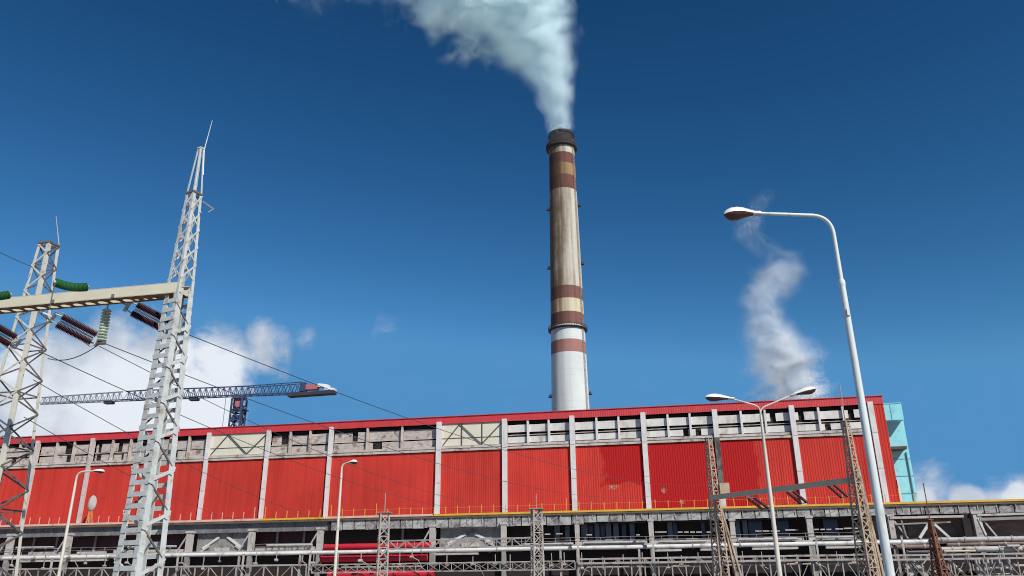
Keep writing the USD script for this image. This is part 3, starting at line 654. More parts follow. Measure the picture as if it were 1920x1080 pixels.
# right end: white beams and leaning struts in front of the brown wall
for (xa, ya, xb, yb, w_, m_) in ((1668, 971, 1806, 968, .34, 'concrete'), (1678, 983, 1782, 979, .22, 'grey_beam'), (1832, 966, 1926, 963, .3, 'concrete'), (1836, 974, 1926, 971, .4, 'grey_beam'),
                               (1741, 982, 1724, 1009, .40, 'white_panel'), (1752, 983, 1781, 1009, .34, 'white_panel'), (1834, 972, 1849, 1004, .25, 'white_panel'), (1690, 976, 1700, 1008, .22, 'grey_beam')):
    ann.part('frame_member', bar(H(xa, ya, W + .3), H(xb, yb, W + .3), w_, w_), M[m_])
ann.part('dark_pier', bx(H(1808, 990, W)[0], H(1822, 990, W)[0], -W + 0.1, -W + 0.6, 8.35, 13.0), M['dark'])
for px0, px1, py0, py1 in ((1700, 1722, 985, 1005), (1795, 1806, 982, 1006)):
    a, b = H(px0, py0, 1.2), H(px1, py1, 1.2)
    ann.part('wall_patch', bx(a[0], b[0], -1.3, -1.2, b[2], a[2]), M['brown_wall'])

# railing of the walkway
rail = Thing('walkway_railing', 'thin railing of upright posts along the edge of the walkway below the red wall', 'railing', origin=(0, -W - 0.1, 13.7), hall=True)
u = UA0 + 0.7
while u < URIGHT + 3:
    tall = rng.random()
    z1 = 13.7 + (1.25 + rng.uniform(-.12, .12) if tall > 0.04 else 2.0)
    rail.part('post', bx(u - 0.045, u + 0.045, -W - 0.15, -W - 0.06, 13.73, z1), M['salmon'] if u < UY else M['yellow'])
    u += 2.03
rail.part('rail', bx(UF + 2, URIGHT + 3, -W - 0.115, -W - 0.095, 14.72, 14.74), M['yellow'])

# white oval on an orange stand on the walkway
p = H(172, 976, 3)
sp = Thing('signal_drum', 'pale oval drum on an orange stand on the walkway, near the cream lamp post', 'drum', origin=(p[0], -3, 13.2), hall=True)
q = H(173, 944, 3)
e = trimesh.creation.icosphere(3, 1.0)
e.apply_scale((0.85, 0.5, 1.45))
e.apply_translation((q[0], -3, q[2]))
sp.part('drum', e, M['pilaster_dirty'], True)
for dx in (-0.7, 0.0, 0.5):
    sp.part('stand_leg', bar((p[0] + dx - .3, -3 + 0.3 * dx, 13.2), (q[0] + dx * 0.3, -3, q[2] - 1.0), 0.25), M['orange'])

# ------------------------------------------------------------------ pipes and trusses in front of the annex
pw = Thing('white_pipeline', 'long white horizontal pipeline running in flanged lengths along the annex', 'pipe', origin=(0, -6.5, 7.6), hall=True)
zp = H(947, 1030, 6.5)[2]
cuts = [-113, -92, -64, -33, -14, -1.5, 10, 22, 29, 36, 47, 55, 66]
for i, (a, b) in enumerate(zip(cuts[:-1], cuts[1:])):
    pw.part('pipe_length', tube([(a + .06, -6.5, zp), (b - .06, -6.5, zp)], 0.31, 14), M['white_pipe'], 40)
    pw.part('flange', tube([(b - .07, -6.5, zp), (b + .07, -6.5, zp)], 0.42, 14), M['galv'], 40)
    if i % 3 == 1 or i > 6:
        pw.part('lower_tray', bx(a + (b - a) * .15, a + (b - a) * .75, -6.9, -6.0, zp - 0.72, zp - 0.42), M['concrete'])
for u in (-88, -60, -46, -35, 8.6, 20.8, 32, 46, 58):
    pw.part('support_post', bx(u - .16, u + .16, -6.65, -6.36, 0, zp - .3), M['galv'])
rp = []
for j, (x0, x1, py, r) in enumerate(((610, 806, 1024, .47), (604, 800, 1047, .52), (618, 812, 1077, .62))):
    a, b = H(x0, py, 5), H(x1, py, 5)
    lab = ('uppermost of the three red pipes right of the concrete column, behind the grey masts', 'middle red pipe, just below the white pipeline', 'lowest red pipe, at the bottom edge of the picture')[j]
    t = Thing('red_pipe', lab, 'pipe', 'fat red pipes between two columns of the annex', origin=(a[0], -5 - j * .1, a[2]), hall=True)
    zc = (a[2] + b[2]) / 2
    t.part('pipe', tube([(a[0], -5 - .1 * j, zc), (b[0], -5 - .1 * j, zc)], r, 18), M['red_pipe'], 40)
    for u in np.linspace(a[0], b[0], 4):
        t.part('collar', tube([(u - .1, -5 - .1 * j, zc), (u + .1, -5 - .1 * j, zc)], r * 1.12, 18), M['red_pipe'], 40)


def truss(name, label, cat, group, pxs, py_top, py_bot, w, m_, bays, style='warren', size=0.16, second=None):
    """A plane truss of separate members in front of the annex, between two picture columns."""
    a, b = H(pxs[0], py_top[0], w), H(pxs[1], py_top[1], w)
    zt = (a[2] + b[2]) / 2
    zb = (H(pxs[0], py_bot[0], w)[2] + H(pxs[1], py_bot[1], w)[2]) / 2
    t = Thing(name, label, cat, group, origin=(a[0], -w, zb), hall=True)
    t.part('top_chord', bar((a[0], -w, zt), (b[0], -w, zt), size * 1.5), M[m_])
    if second:
        t.part('top_chord', bar((a[0], -w - .3, zt - second), (b[0], -w - .3, zt - second), size * 1.6), M[m_])
    t.part('bottom_chord', bar((a[0], -w, zb), (b[0], -w, zb), size * 1.5), M[m_])
    us = np.linspace(a[0], b[0], bays + 1)
    for i, u in enumerate(us):
        t.part('vertical', bar((u, -w, zb + size * .75), (u, -w, zt - size * .75), size), M[m_])
        if i < bays:
            up = i % 2 == 0
            if style == 'x' or up:
                t.part('diagonal', bar((u + size, -w, zb + size * .8), (us[i + 1] - size, -w, zt - size * .8), size * .9, size * .5), M[m_])
            if style == 'x' or not up:
                t.part('diagonal', bar((u + size, -w - (.09 if style == 'x' else 0), zt - size * .8), (us[i + 1] - size, -w - (.09 if style == 'x' else 0), zb + size * .8), size * .9, size * .5), M[m_])
    return t


truss('pipe_bridge', 'grey trussed pipe bridge low at the left, behind the white lattice tower', 'truss', 'low trusses before the annex', (-20, 575), (1068, 1059), (1094, 1090), 9, 'galv', 24, size=0.17)
truss('pipe_bridge', 'narrow lattice girder low in the middle, crossing below the red pipes', 'truss', 'low trusses before the annex', (585, 1078), (1059, 1052), (1073, 1069), 9, 'galv', 22, 'x', 0.12)
truss('pipe_bridge', 'deep double chord truss low at the right, behind the brown lattice masts', 'truss', 'low trusses before the annex', (1084, 1660), (1051, 1037), (1092, 1085), 9, 'galv', 22, size=0.18, second=0.62)
truss('pipe_bridge', 'truss at the lower right corner with the rusty mast before it', 'truss', 'low trusses before the annex', (1668, 1935), (1043, 1036), (1084, 1079), 9, 'galv', 9, size=0.16, second=0.6)
# pipes and plant at the lower right
for j, (xa, ya, xb, yb, r, m_, lab) in enumerate(((1745, 1014, 1935, 1008, .35, 'grey_pipe', 'upper lagged grey pipe at the right edge, level with the white pipeline'), (1776, 1022, 1935, 1017, .22, 'brown_wall', 'thin dark pipe just under the upper lagged pipe at the right edge'),
                                                 (1670, 1026, 1760, 1024, .30, 'brown_wall', 'short brown pipe left of the rusty mast'), (1765, 1032, 1935, 1027, .40, 'grey_pipe', 'lower lagged grey pipe right of the rusty mast'))):
    a, b = H(xa, ya, 7), H(xb, yb, 7)
    t = Thing('lagged_pipe', lab, 'pipe', 'grey and brown pipes at the right edge', origin=a, hall=True)
    zc = (a[2] + b[2]) / 2
    t.part('pipe', tube([(a[0], -7, zc), (b[0], -7, zc)], r, 14), M[m_], 40)
    for u in np.arange(a[0] + 1.5, b[0], 3.1):
        t.part('clamp', tube([(u - .12, -7, zc), (u + .12, -7, zc)], r * 1.2, 14), M['galv'], 40)
for j in range(7):
    px = (1828, 1834, 1842, 1850, 1858, 1872, 1890)[j]
    a = H(px, 1046, 7.6)
    t = Thing('downpipe', f'{("first", "second", "third", "fourth", "fifth", "sixth", "seventh")[j]} upright pale pipe from the left in the lower right corner', 'pipe', 'upright pipes in the lower right corner', origin=(a[0], -7.6, 0), hall=True)
    t.part('pipe', tube([(a[0], -7.6, 0), (a[0], -7.6, a[2])], .14 if j % 3 else .2, 10), M['concrete'] if j % 2 else M['galv'], 40)
    t.part('flange', tube([(a[0], -7.6, a[2] - .12), (a[0], -7.6, a[2])], .26, 10), M['galv'], 40)
for (xa, ya, xb, yb, lab) in ((1696, 1053, 1712, 1079, 'pale sloping chute beside the white lamp pole, left of two'), (1718, 1055, 1740, 1080, 'pale sloping chute left of the rusty mast, right of two')):
    a, b = H(xa, ya, 8), H(xb, yb, 8)
    t = Thing('sloping_chute', lab, 'chute', origin=b, hall=True)
    t.part('plate', bar(a, b, .9, .12, up=(0, 1, 0)), M['concrete'])
    t.part('side', bar(a + (-.5, -.05, 0), b + (-.5, -.05, 0), .1, .35, up=(0, 1, 0)), M['grey_beam'])
    t.part('side', bar(a + (.5, -.05, 0), b + (.5, -.05, 0), .1, .35, up=(0, 1, 0)), M['grey_beam'])

# bare vertical posts in front of the annex
for px, y0, lab in ((98, 1050, 'thin grey post below the white pipeline, left of the nearest cream lamp post'), (334, 1044, 'thin grey post just right of the white lattice tower'), (457, 1040, 'thin grey post below the roof-shaped portal'), (582, 1038, 'thin grey post left of the red pipes'),
                    (1082, 975, 'thin pale post at the middle of the annex'), (1221, 968, 'thin pale post left of the brown lattice mast'), (1530, 1012, 'thin grey post right of the two-armed lamp'), (1690, 1006, 'thin grey post right of the tall white lamp pole')):
    a = H(px, y0, 8.2)
    t = Thing('steel_post', lab, 'post', origin=(a[0], -8.2, 0), hall=True)
    t.part('shaft', bx(a[0] - .13, a[0] + .13, -8.33, -8.07, 0, a[2]), M['concrete'])
    t.part('cap', bx(a[0] - .2, a[0] + .2, -8.4, -8.0, a[2], a[2] + .1), M['galv'])

# ------------------------------------------------------------------ cyan stair tower at the hall's right end
cy = Thing('cyan_tower', 'cyan blue stair tower with a jutting top box, right of the red hall', 'building', origin=(64, 12, 0), hall=True)
w0 = -12.0
ur = lambda px, py, w: H(px, py, w)[0]
zA, zB = H(1690, 756, w0 + 2.2)[2], H(1690, 787, w0 + 2.2)[2]
zC_, zD_ = H(1690, 843, w0 + 1.0)[2], H(1690, 862, w0)[2]
x1 = ur(1698, 850, w0)
cy.part('shaft', bx(58, x1 + .6, 12, 22, 0, zA - .4), M['cyan'])
cy.part('jutting_box', bx(58.2, ur(1692, 770, w0 + 2.2), 9.8, 12 - .003, zB, zA), M['cyan'])
cy.part('landing', bx(58.2, ur(1701, 840, w0 + 2.6), 9.4, 12 - .009, zC_ - .1, zC_ + .35), M['brace'])
cy.part('landing_rail', bx(58.2, ur(1700, 838, w0 + 2.6) - .1, 9.42, 9.47, zC_ + .35, zC_ + 1.3), M['cyan'])
for zj_ in np.arange(16.5, zC_ - 1, 2.9):
    cy.part('panel_joint', bx(58.2, x1 + .62, 11.93, 11.99, zj_, zj_ + .12), M['cyan_joint'])
for xj in (60.4, 62.6, 64.8):
    cy.part('panel_joint', bx(xj, xj + .09, 9.74, 9.79, zB, zA), M['cyan_joint'])
cy.part('downpipe', tube([(x1 + .1, 11.8, 13.2), (x1 + .1, 11.8, zC_ - .3)], .12, 8), M['cyan_joint'], 40)
cy.part('parapet_coping', bx(58.1, ur(1690, 770, w0 + 2.2) + .1, 9.7, 12 - .004, zA, zA + .12), M['cyan'])

# ------------------------------------------------------------------ chimney
CH = np.array([21.8, 300.0, 0.0])
ch = Thing('chimney', 'tall tapering power station chimney with white and red brown bands and a sooty top', 'chimney', origin=CH)


def ch_z(py):
    d = ray(1061, py)
    return (EYE + d * ((np.linalg.norm(CH[:2]) - 5.0) / np.linalg.norm(d[:2])))[2]      # on the side facing the camera


ZTOP = ch_z(243)
z_lo = ch_z(770)
r_lo, r_hi = 7.2, 5.3
rad = lambda z: r_hi + (r_lo - r_hi) * ((ZTOP - z) / (ZTOP - z_lo)) ** 1.0
bands = [(1400, 'ch_white'), (661, 'ch_pink'), (637, 'ch_white'), (609, 'ch_brown'), (585, 'ch_cream'), (560, 'ch_brown'), (536, 'ch_beige'), (352, 'ch_brown_top'), (326, 'ch_amber'), (304, 'ch_brown_top'), (284, 'ch_beige'), (268, 'ch_soot')]
for i, (py, m_) in enumerate(bands):
    z0 = 0.0 if i == 0 else ch_z(py)
    z1 = ZTOP if i == len(bands) - 1 else ch_z(bands[i + 1][0])
    zs = np.linspace(z0, z1, max(2, int((z1 - z0) / 8) + 2))
    ch.part('shaft_section' if i < len(bands) - 1 else 'sooty_crown', lathe([(rad(z), z) for z in zs], 72, CH), M[m_], 40)
ch.part('rim', lathe([(rad(ZTOP) - .9, ZTOP - 2), (rad(ZTOP) - .9, ZTOP + .4), (rad(ZTOP) + .25, ZTOP + .4), (rad(ZTOP) + .25, ZTOP - .8), (rad(ZTOP), ZTOP - .8)], 72, CH), M['ch_soot'], 30)
for py, ov, hh in ((269, 1.25, 2.6), (613, 1.05, 1.2)):
    z = ch_z(py)
    r = rad(z)
    gp = ch.part('gallery', lathe([(r - .02, z - .5), (r + ov, z - .1), (r + ov, z + .12), (r - .02, z + .12)], 72, CH), M['ch_steel'], 30)
    ch.part('gallery_rail', [lathe([(r + ov - .08, z + h), (r + ov, z + h), (r + ov, z + h + .12), (r + ov - .08, z + h + .12)], 72, CH) for h in (hh * .5, hh)] +
            [bar(CH + ((r + ov - .05) * math.cos(t), (r + ov - .05) * math.sin(t), z + .1), CH + ((r + ov - .05) * math.cos(t), (r + ov - .05) * math.sin(t), z + hh), .14) for t in np.linspace(0, 2 * math.pi, 48, endpoint=False)], M['ch_steel'], under=gp)
    if py < 300:
        ch.part('gallery_screen', lathe([(r + ov - .12, z + .12), (r + ov - .12, z + 1.5)], 72, CH), M['ch_soot'], 30, under=gp)
ldir = np.array([math.cos(math.radians(-38)), math.sin(math.radians(-38)), 0])
lp = lambda z, o=.35: CH + ldir * (rad(z) + o) + (0, 0, z)
ls = np.cross(ldir, (0, 0, 1))
ch.part('ladder', [bar(lp(0) + ls * s, lp(ZTOP - 4) + ls * s, .14) for s in (-.35, .35)] + [bar(lp(z) - ls * .35, lp(z) + ls * .35, .08) for z in np.arange(40, ZTOP - 4, 1.6)], M['galv'])
for py, sd in ((378, 1), (488, 1), (735, 1), (385, -1), (496, -1), (740, -1)):
    z = ch_z(py)
    d = np.array([1.0, -0.12, 0]) if sd > 0 else np.array([-1.0, -0.12, 0])
    d /= np.linalg.norm(d)
    c = CH + d * (rad(z) + .55) + (0, 0, z)
    pth = ch.part('light_platform', bx(c[0] - .75, c[0] + .75, c[1] - .8, c[1] + .8, c[2] - .12, c[2] + .12), M['ch_steel'])
    ch.part('light', tube([c + (0, 0, .12), c + (0, 0, 1.0)], .4, 10), M['ch_steel'], 40, under=pth)


# ------------------------------------------------------------------ smoke and steam
def plume_field(spine, cell, seed, lump, amount):
    """A billowing density sampled on a grid round a spine of (x, y, z, radius, thickness) points: positive inside."""
    from scipy.spatial import cKDTree

    sp = np.array(spine, float)
    s = np.linspace(0, len(sp) - 1, 14 * (len(sp) - 1) + 1)
    c = np.stack([np.interp(s, np.arange(len(sp)), sp[:, k]) for k in range(5)], 1)
    lo, hi = (c[:, :3] - c[:, 3:4] * 1.7).min(0), (c[:, :3] + c[:, 3:4] * 1.7).max(0)
    n = np.ceil((hi - lo) / cell).astype(int) + 1
    P = np.stack(np.meshgrid(*[lo[k] + np.arange(n[k]) * cell for k in range(3)], indexing='ij'), -1).reshape(-1, 3)
    tree = cKDTree(c[:, :3])
    dd, ii = tree.query(P, k=8)
    d = np.min(dd / c[ii, 3], axis=1)
    dens, rr = c[ii[:, 0], 4], c[ii[:, 0], 3]
    f = np.full(len(P), -2.0)
    near = d < 1.7
    Q = P[near]
    sc = lump * np.clip(rr[near] / rr.max(), .22, 1)[:, None] ** .5
    big = meshkit.fbm(Q / sc, 3, seed) - .5
    bill = np.abs(meshkit.fbm(Q / (sc * .42), 2, seed + 9) - .5) * 2
    f[near] = 1 - d[near] + np.clip(.40 - d[near], 0, 1) * 3 + amount * np.clip(.35 + rr[near] / rr.max(), 0, 1) * (big * 2.0 + (0.32 - bill) * 0.8)
    return f.reshape(n), dens.reshape(n), lo


def smoke_part(t, name, V, F, N, m_):
    path = numbered(t.path, name)
    m = UsdGeom.Mesh.Define(stage, path)
    m.CreatePointsAttr(Vt.Vec3fArray.FromNumpy((V - t.o).astype(np.float32)))
    m.CreateFaceVertexCountsAttr(Vt.IntArray.FromNumpy(np.full(len(F), 3, np.int32)))
    m.CreateFaceVertexIndicesAttr(Vt.IntArray.FromNumpy(F.astype(np.int32).ravel()))
    m.CreateSubdivisionSchemeAttr('none')
    m.CreateNormalsAttr(Vt.Vec3fArray.FromNumpy(N.astype(np.float32)))
    m.SetNormalsInterpolation('vertex')
    UsdShade.MaterialBindingAPI.Apply(m.GetPrim()).Bind(m_)
    m.GetPrim().SetCustomDataByKey('kind', 'stuff')


def flake_smoke(t, spine, cell, seed, lump, amount, level, flakes, size, m_):
    """Smoke as a cloud of tiny pale flakes, crowded inside and ever sparser towards its ragged edge."""
    from scipy.ndimage import gaussian_filter, map_coordinates

    F, D, lo = plume_field(spine, cell, seed, lump, amount)
    soft = gaussian_filter(F, .9)
    G = np.stack(np.gradient(gaussian_filter(F, 1.8), cell), -1)
    look = lambda A, P: map_coordinates(A, ((P - lo) / cell).T, order=1, mode='nearest')
    nrm = lambda P: -np.stack([look(G[..., k], P) for k in range(3)], 1)
    unit = lambda v: v / np.maximum(np.linalg.norm(v, axis=1, keepdims=True), 1e-6)
    r_ = np.random.default_rng(seed)
    W_ = np.where((F > -.22) & (soft < .75), 1.0, 0) * D
    cells = np.argwhere(W_ > 0)
    p = W_[W_ > 0]
    pick = cells[r_.choice(len(cells), flakes * 2, p=p / p.sum())]
    P = lo + (pick + r_.uniform(-.5, .5, pick.shape)) * cell
    f = look(F, P)
    P = P[r_.random(len(P)) < np.clip((f + .22) / (level + .22), 0, 1) ** 1.8][:flakes]
    N = unit(nrm(P))
    Jn = unit(N + r_.normal(size=N.shape) * .25)
    A = unit(np.cross(Jn, r_.normal(size=N.shape)))
    B = np.cross(Jn, A)
    sz = size * r_.uniform(.6, 1.4, len(P))[:, None]
    V = np.stack([P + A * sz, P - A * sz * .5 + B * sz * .87, P - A * sz * .5 - B * sz * .87], 1).reshape(-1, 3)
    smoke_part(t, 'smoke_edge', V, np.arange(len(V)).reshape(-1, 3), np.repeat(N, 3, axis=0), m_)


PXM = 300.0 / FOCAL


def plume_point(px, py, hw, y, dens):
    p = at(px, py, y)
    return (*p, hw * np.linalg.norm(p - EYE) / FOCAL * 1.04, dens)


plume = [plume_point(*q) for q in ((1050, 256, 21, 300, 1), (1050, 240, 22, 300, 1), (1047, 215, 26, 300, 1), (1041, 185, 32, 300, 1), (1036, 150, 36, 301, 1), (1024, 115, 47, 302, 1), (1002, 75, 64, 303, 1), (972, 35, 82, 304, 1), (935, -12, 104, 305, 1), (885, -75, 118, 307, .5),
                                     (800, -140, 130, 309, .22), (715, -160, 120, 312, .18), (640, -140, 110, 315, .16), (550, -190, 110, 318, .1))]
sm = Thing('smoke_plume', 'thick pale smoke billowing up and to the left from the tall chimney', 'smoke', origin=plume[0][:3], kind='stuff')
flake_smoke(sm, plume, 1.15, 5, 14.0, .66, .26, 1150000, .165, M['smoke'])
steam = [plume_point(*q) for q in ((1520, 800, 30, 420, .5), (1500, 745, 48, 420, .85), (1475, 700, 62, 421, .9), (1452, 655, 48, 422, .75), (1436, 610, 40, 423, .55), (1424, 565, 34, 424, .45), (1450, 522, 42, 425, .45), (1485, 510, 30, 426, .35), (1478, 492, 24, 426, .2),
                                   (1425, 465, 20, 427, .07), (1402, 432, 28, 428, .16), (1420, 390, 24, 429, .08), (1438, 366, 18, 430, .07))]
st = Thing('steam_plume', 'thin grey steam drifting up behind the right end of the red hall', 'steam', origin=steam[0][:3], kind='stuff')
flake_smoke(st, steam, 1.2, 11, 14.0, .52, .5, 300000, .12, M['steam'])

# ------------------------------------------------------------------ tower crane far behind the hall
c0 = at(450, 742, 215)
cr = Thing('tower_crane', 'dark blue tower crane with a long jib behind the left half of the hall', 'crane', origin=(c0[0], c0[1], 0))
zj = c0[2]
tip, butt = at_z(72, 757, zj), at_z(622, 731, zj)
jd = (tip - c0) / np.linalg.norm(tip - c0)
js = np.cross(jd, (0, 0, 1))
MH = 1.45
mc = np.array([c0[0], c0[1], 0])
for a, b in ((-1, -1), (1, -1), (1, 1), (-1, 1)):
    o = jd * a * MH + js * b * MH
    cr.part('mast_leg', bar(mc + o, mc + o + (0, 0, zj - 1.0), .42), M['crane_blue'])
lac = []
zz = np.arange(20, zj - 1.0, 2.3)
for z0, z1 in zip(zz[:-1], zz[1:]):
    for (a, b), (a2, b2) in (((-1, -1), (1, -1)), ((1, -1), (1, 1)), ((1, 1), (-1, 1)), ((-1, 1), (-1, -1))):
        p, q = mc + jd * a * MH + js * b * MH, mc + jd * a2 * MH + js * b2 * MH
        lac += [bar(p + (0, 0, z0), q + (0, 0, z1), .26), bar(p + (0, 0, z0), q + (0, 0, z0), .26)]
cr.part('mast_lacing', lac, M['crane_blue'])
cr.part('slewing_unit', bar(mc + (0, 0, zj - 3.3), mc + (0, 0, zj - 1.0), 1.7), M['crane_red'])
cr.part('slewing_ring', bar(mc + (0, 0, zj - 1.0), mc + (0, 0, zj - .2), 3.0), M['crane_blue'])
cr.part('slewing_collar', bar(mc + (0, 0, zj - 6.6), mc + (0, 0, zj - 5.6), 2.5), M['crane_blue'])
cr.part('cab', bar(mc + js * 2.2 + jd * 1.5 + (0, 0, zj - 2.9), mc + js * 2.2 + jd * 1.5 + (0, 0, zj - .5), 1.9), M['crane_blue'])
cr.part('mast_platform', bar(mc - jd * 2.4 + (0, 0, zj - 4.0), mc + jd * 1.5 + (0, 0, zj - 4.0), 3.0, .25), M['crane_blue'])
cr.part('access_ladder', bar(mc + jd * 4.0 + (0, 0, zj - .3), mc + jd * 4.0 + (0, 0, zj - 12), .1), M['crane_blue'])
L = np.linalg.norm(tip - c0)
hj = lambda s: 2.6 if s < L * .5 else 2.6 - 0.9 * (s - L * .5) / (L * .5)
J = lambda s, side, top: c0 + jd * s + js * side * (0.85 if not top else 0.0) + np.array([0, 0, hj(max(s, 0)) if top else 0])
half = L * .58
for nm, s0, s1, m_ in (('inner_jib', -3.0, half, 'crane_blue'), ('outer_jib', half, L, 'crane_pale')):
    ss = np.arange(s0, s1 + .1, 1.75)
    ms = [bar(J(s0, -1, 0), J(s1, -1, 0), .26), bar(J(s0, 1, 0), J(s1, 1, 0), .26)]
    ms += [bar(J(a, 0, 1), J(b, 0, 1), .3) for a, b in zip(ss[:-1], ss[1:])]
    for a, b in zip(ss[:-1], ss[1:]):
        c = (a + b) / 2
        for sd in (-1, 1):
            ms += [bar(J(a, sd, 0), J(c, 0, 1), .15), bar(J(c, 0, 1), J(b, sd, 0), .15)]
        ms.append(bar(J(a, -1, 0), J(a, 1, 0), .13))
    cr.part(nm, ms, M[m_])
for s in (12, 22, L * .62):
    cr.part('trolley', bar(J(s, 0, 0) - (0, 0, .5), J(s + 2.4, 0, 0) - (0, 0, .5), 1.6, .7), M['counterweight'])
Lb = np.linalg.norm(butt - c0)
K = lambda s, side, z: c0 - jd * s + js * side + np.array([0, 0, z])
ms = [bar(K(2, sd, 0), K(Lb, sd, 0), .3) for sd in (-.9, .9)] + [bar(K(2, sd, 2.4), K(Lb * .66, sd, 2.9), .22) for sd in (-.9, .9)]
for s in np.arange(3, Lb * .68, 2.0):
    for sd in (-.9, .9):
        ms += [bar(K(s, sd, 0), K(s + 1, sd, 2.5), .15), bar(K(s + 1, sd, 2.5), K(s + 2, sd, 0), .15)]
cr.part('counter_jib', ms, M['crane_blue'])
cr.part('counterweight', bar(K(Lb * .52, 0, -.5), K(Lb, 0, -.1), 2.4, .9), M['counterweight'])
cr.part('winch_house', bar(K(Lb * .70, 0, 1.5), K(Lb * .82, 0, 1.5), 1.8, 1.4), M['crane_red'])
cr.part('winch_house', bar(K(Lb * .64, 0, 1.6), K(Lb * .695, 0, 1.6), 2.0, 2.4), M['crane_blue'])
cr.part('machine_cover', [bar(K(Lb * .825, 0, 1.9), K(Lb * .93, 0, 1.5), 2.0, .9), bar(K(Lb * .90, 0, .9), K(Lb * 1.0, 0, .5), 2.1, .7)], M['crane_white'])

# ------------------------------------------------------------------ street lamps


def lamp_head(t, p, q, width, under=None, tilt=0.0):
    """A tear-drop road lantern from its spigot p to its nose q: pale housing above, dark lens below."""
    p, q = np.asarray(p, float), np.asarray(q, float)
    d = q - p
    L = np.linalg.norm(d)
    d /= L
    s = np.cross(d, (0, 0, 1))
    s /= np.linalg.norm(s)
    u = np.cross(s, d)
    xs = np.array([0, .10, .25, .42, .6, .78, .92, 1.0])
    wd = np.array([.22, .30, .50, .82, 1.0, .95, .62, .08]) * width / 2
    hu = np.array([.16, .22, .32, .42, .46, .42, .28, .05]) * width
    hd = np.array([.14, .16, .20, .30, .42, .44, .28, .04]) * width

    def shell(h, sign, lo):
        V, n = [], 13
        for x, w, k in zip(xs, wd, h):
            for a in np.linspace(0, math.pi, n):
                V.append(p + d * x * L + s * w * math.cos(a) + u * sign * k * math.sin(a) * lo)
        F = []
        for i in range(len(xs) - 1):
            for k in range(n - 1):
                A = i * n + k
                F += [(A, A + 1, A + n + 1), (A, A + n + 1, A + n)]
            F += [(i * n, (i + 1) * n, (i + 1) * n + n - 1), (i * n, (i + 1) * n + n - 1, i * n + n - 1)]
        m = trimesh.Trimesh(np.array(V), F, process=False)
        m.fix_normals()
        return m

    hp = t.part('lamp_head', shell(hu, 1, 1.0), M['lamp_head'], 50)
    t.part('lens', shell(hd, -1, 1.0), M['lamp_lens'], 50, under=hp)
    t.part('spigot', tube([p - d * .12 * L, p + d * .12 * L], width * .17, 12), M['fitting'], 40, under=hp)


def bend(a, b, c, r, n=9):
    """Points from a to c round the corner b with a quadratic bend that starts r before it."""
    a, b, c = (np.asarray(v, float) for v in (a, b, c))
    p = b + (a - b) / np.linalg.norm(a - b) * r
    q = b + (c - b) / np.linalg.norm(c - b) * r
    t = np.linspace(0, 1, n)[:, None]
    return np.vstack([a, (1 - t) ** 2 * p + 2 * t * (1 - t) * b + t * t * q, c])


def on_axis(base, px, py):
    """Height on the vertical line through base that is seen at a picture height."""
    d = ray(px, py)
    k = np.linalg.norm(np.asarray(base)[:2]) / np.linalg.norm(d[:2])
    return EYE[2] + d[2] * k


# the tall white lamp at the right
b0 = np.array([7.06, 16.0, 0.0])
z1, z2 = on_axis(b0, 1574, 532), on_axis(b0, 1545, 412)
t = Thing('street_lamp', 'tall white tubular lamp pole with a single arm, nearest on the right', 'street lamp', origin=b0)
t.part('lower_pole', tube([b0, b0 + (0, 0, z1 * .5), b0 + (0, 0, z1)], [.098, .080, .064], 24), M['lamp_pole'], 40)
t.part('collar', tube([b0 + (0, 0, z1 - .06), b0 + (0, 0, z1 - .02), b0 + (0, 0, z1 + .05), b0 + (0, 0, z1 + .09)], [.066, .074, .072, .05], 24), M['lamp_pole'], 40)
hd = at(1418, 400, 16.0)
top = b0 + (0, 0, z2 + .06)
t.part('upper_pole', tube(bend(b0 + (0, 0, z1), top, hd, .45, 14), np.r_[.047, np.linspace(.044, .040, 14), .036], 20), M['lamp_pole'], 60)
lamp_head(t, hd, at(1357, 402, 15.9), .34)
t.part('base_flange', bx(b0[0] - .2, b0[0] + .2, 15.8, 16.2, 0, .04), M['fitting'])
t.part('pole_plate', bx(b0[0] - .03, b0[0] + .03, 15.905, 15.93, z1 - .75, z1 - .6), M['fitting'])

# the lamp with two arms
b1 = np.array([11.85, 38.0, 0.0])
zt = on_axis(b1, 1432, 778)
t = Thing('street_lamp', 'white lamp pole with two spread arms before the right half of the hall', 'street lamp', origin=b1)
t.part('pole', tube([b1, b1 + (0, 0, zt * .6), b1 + (0, 0, zt)], [.120, .092, .062], 20), M['lamp_pole_warm'], 40)
for (ax, ay, hx, hy, yy) in ((1370, 747, 1322, 745, 37.6), (1487, 740, 1530, 729, 37.9)):
    p, q = at(ax, ay, yy), at(hx, hy, yy - .1)
    c = b1 + (0, 0, zt + .42)
    t.part('arm', tube(bend(b1 + (0, 0, zt - .1), c if ax < 1430 else c + (0, 0, -.1), p, .3, 10), .038, 12), M['lamp_pole_warm'], 60)
    lamp_head(t, p, q, .42)

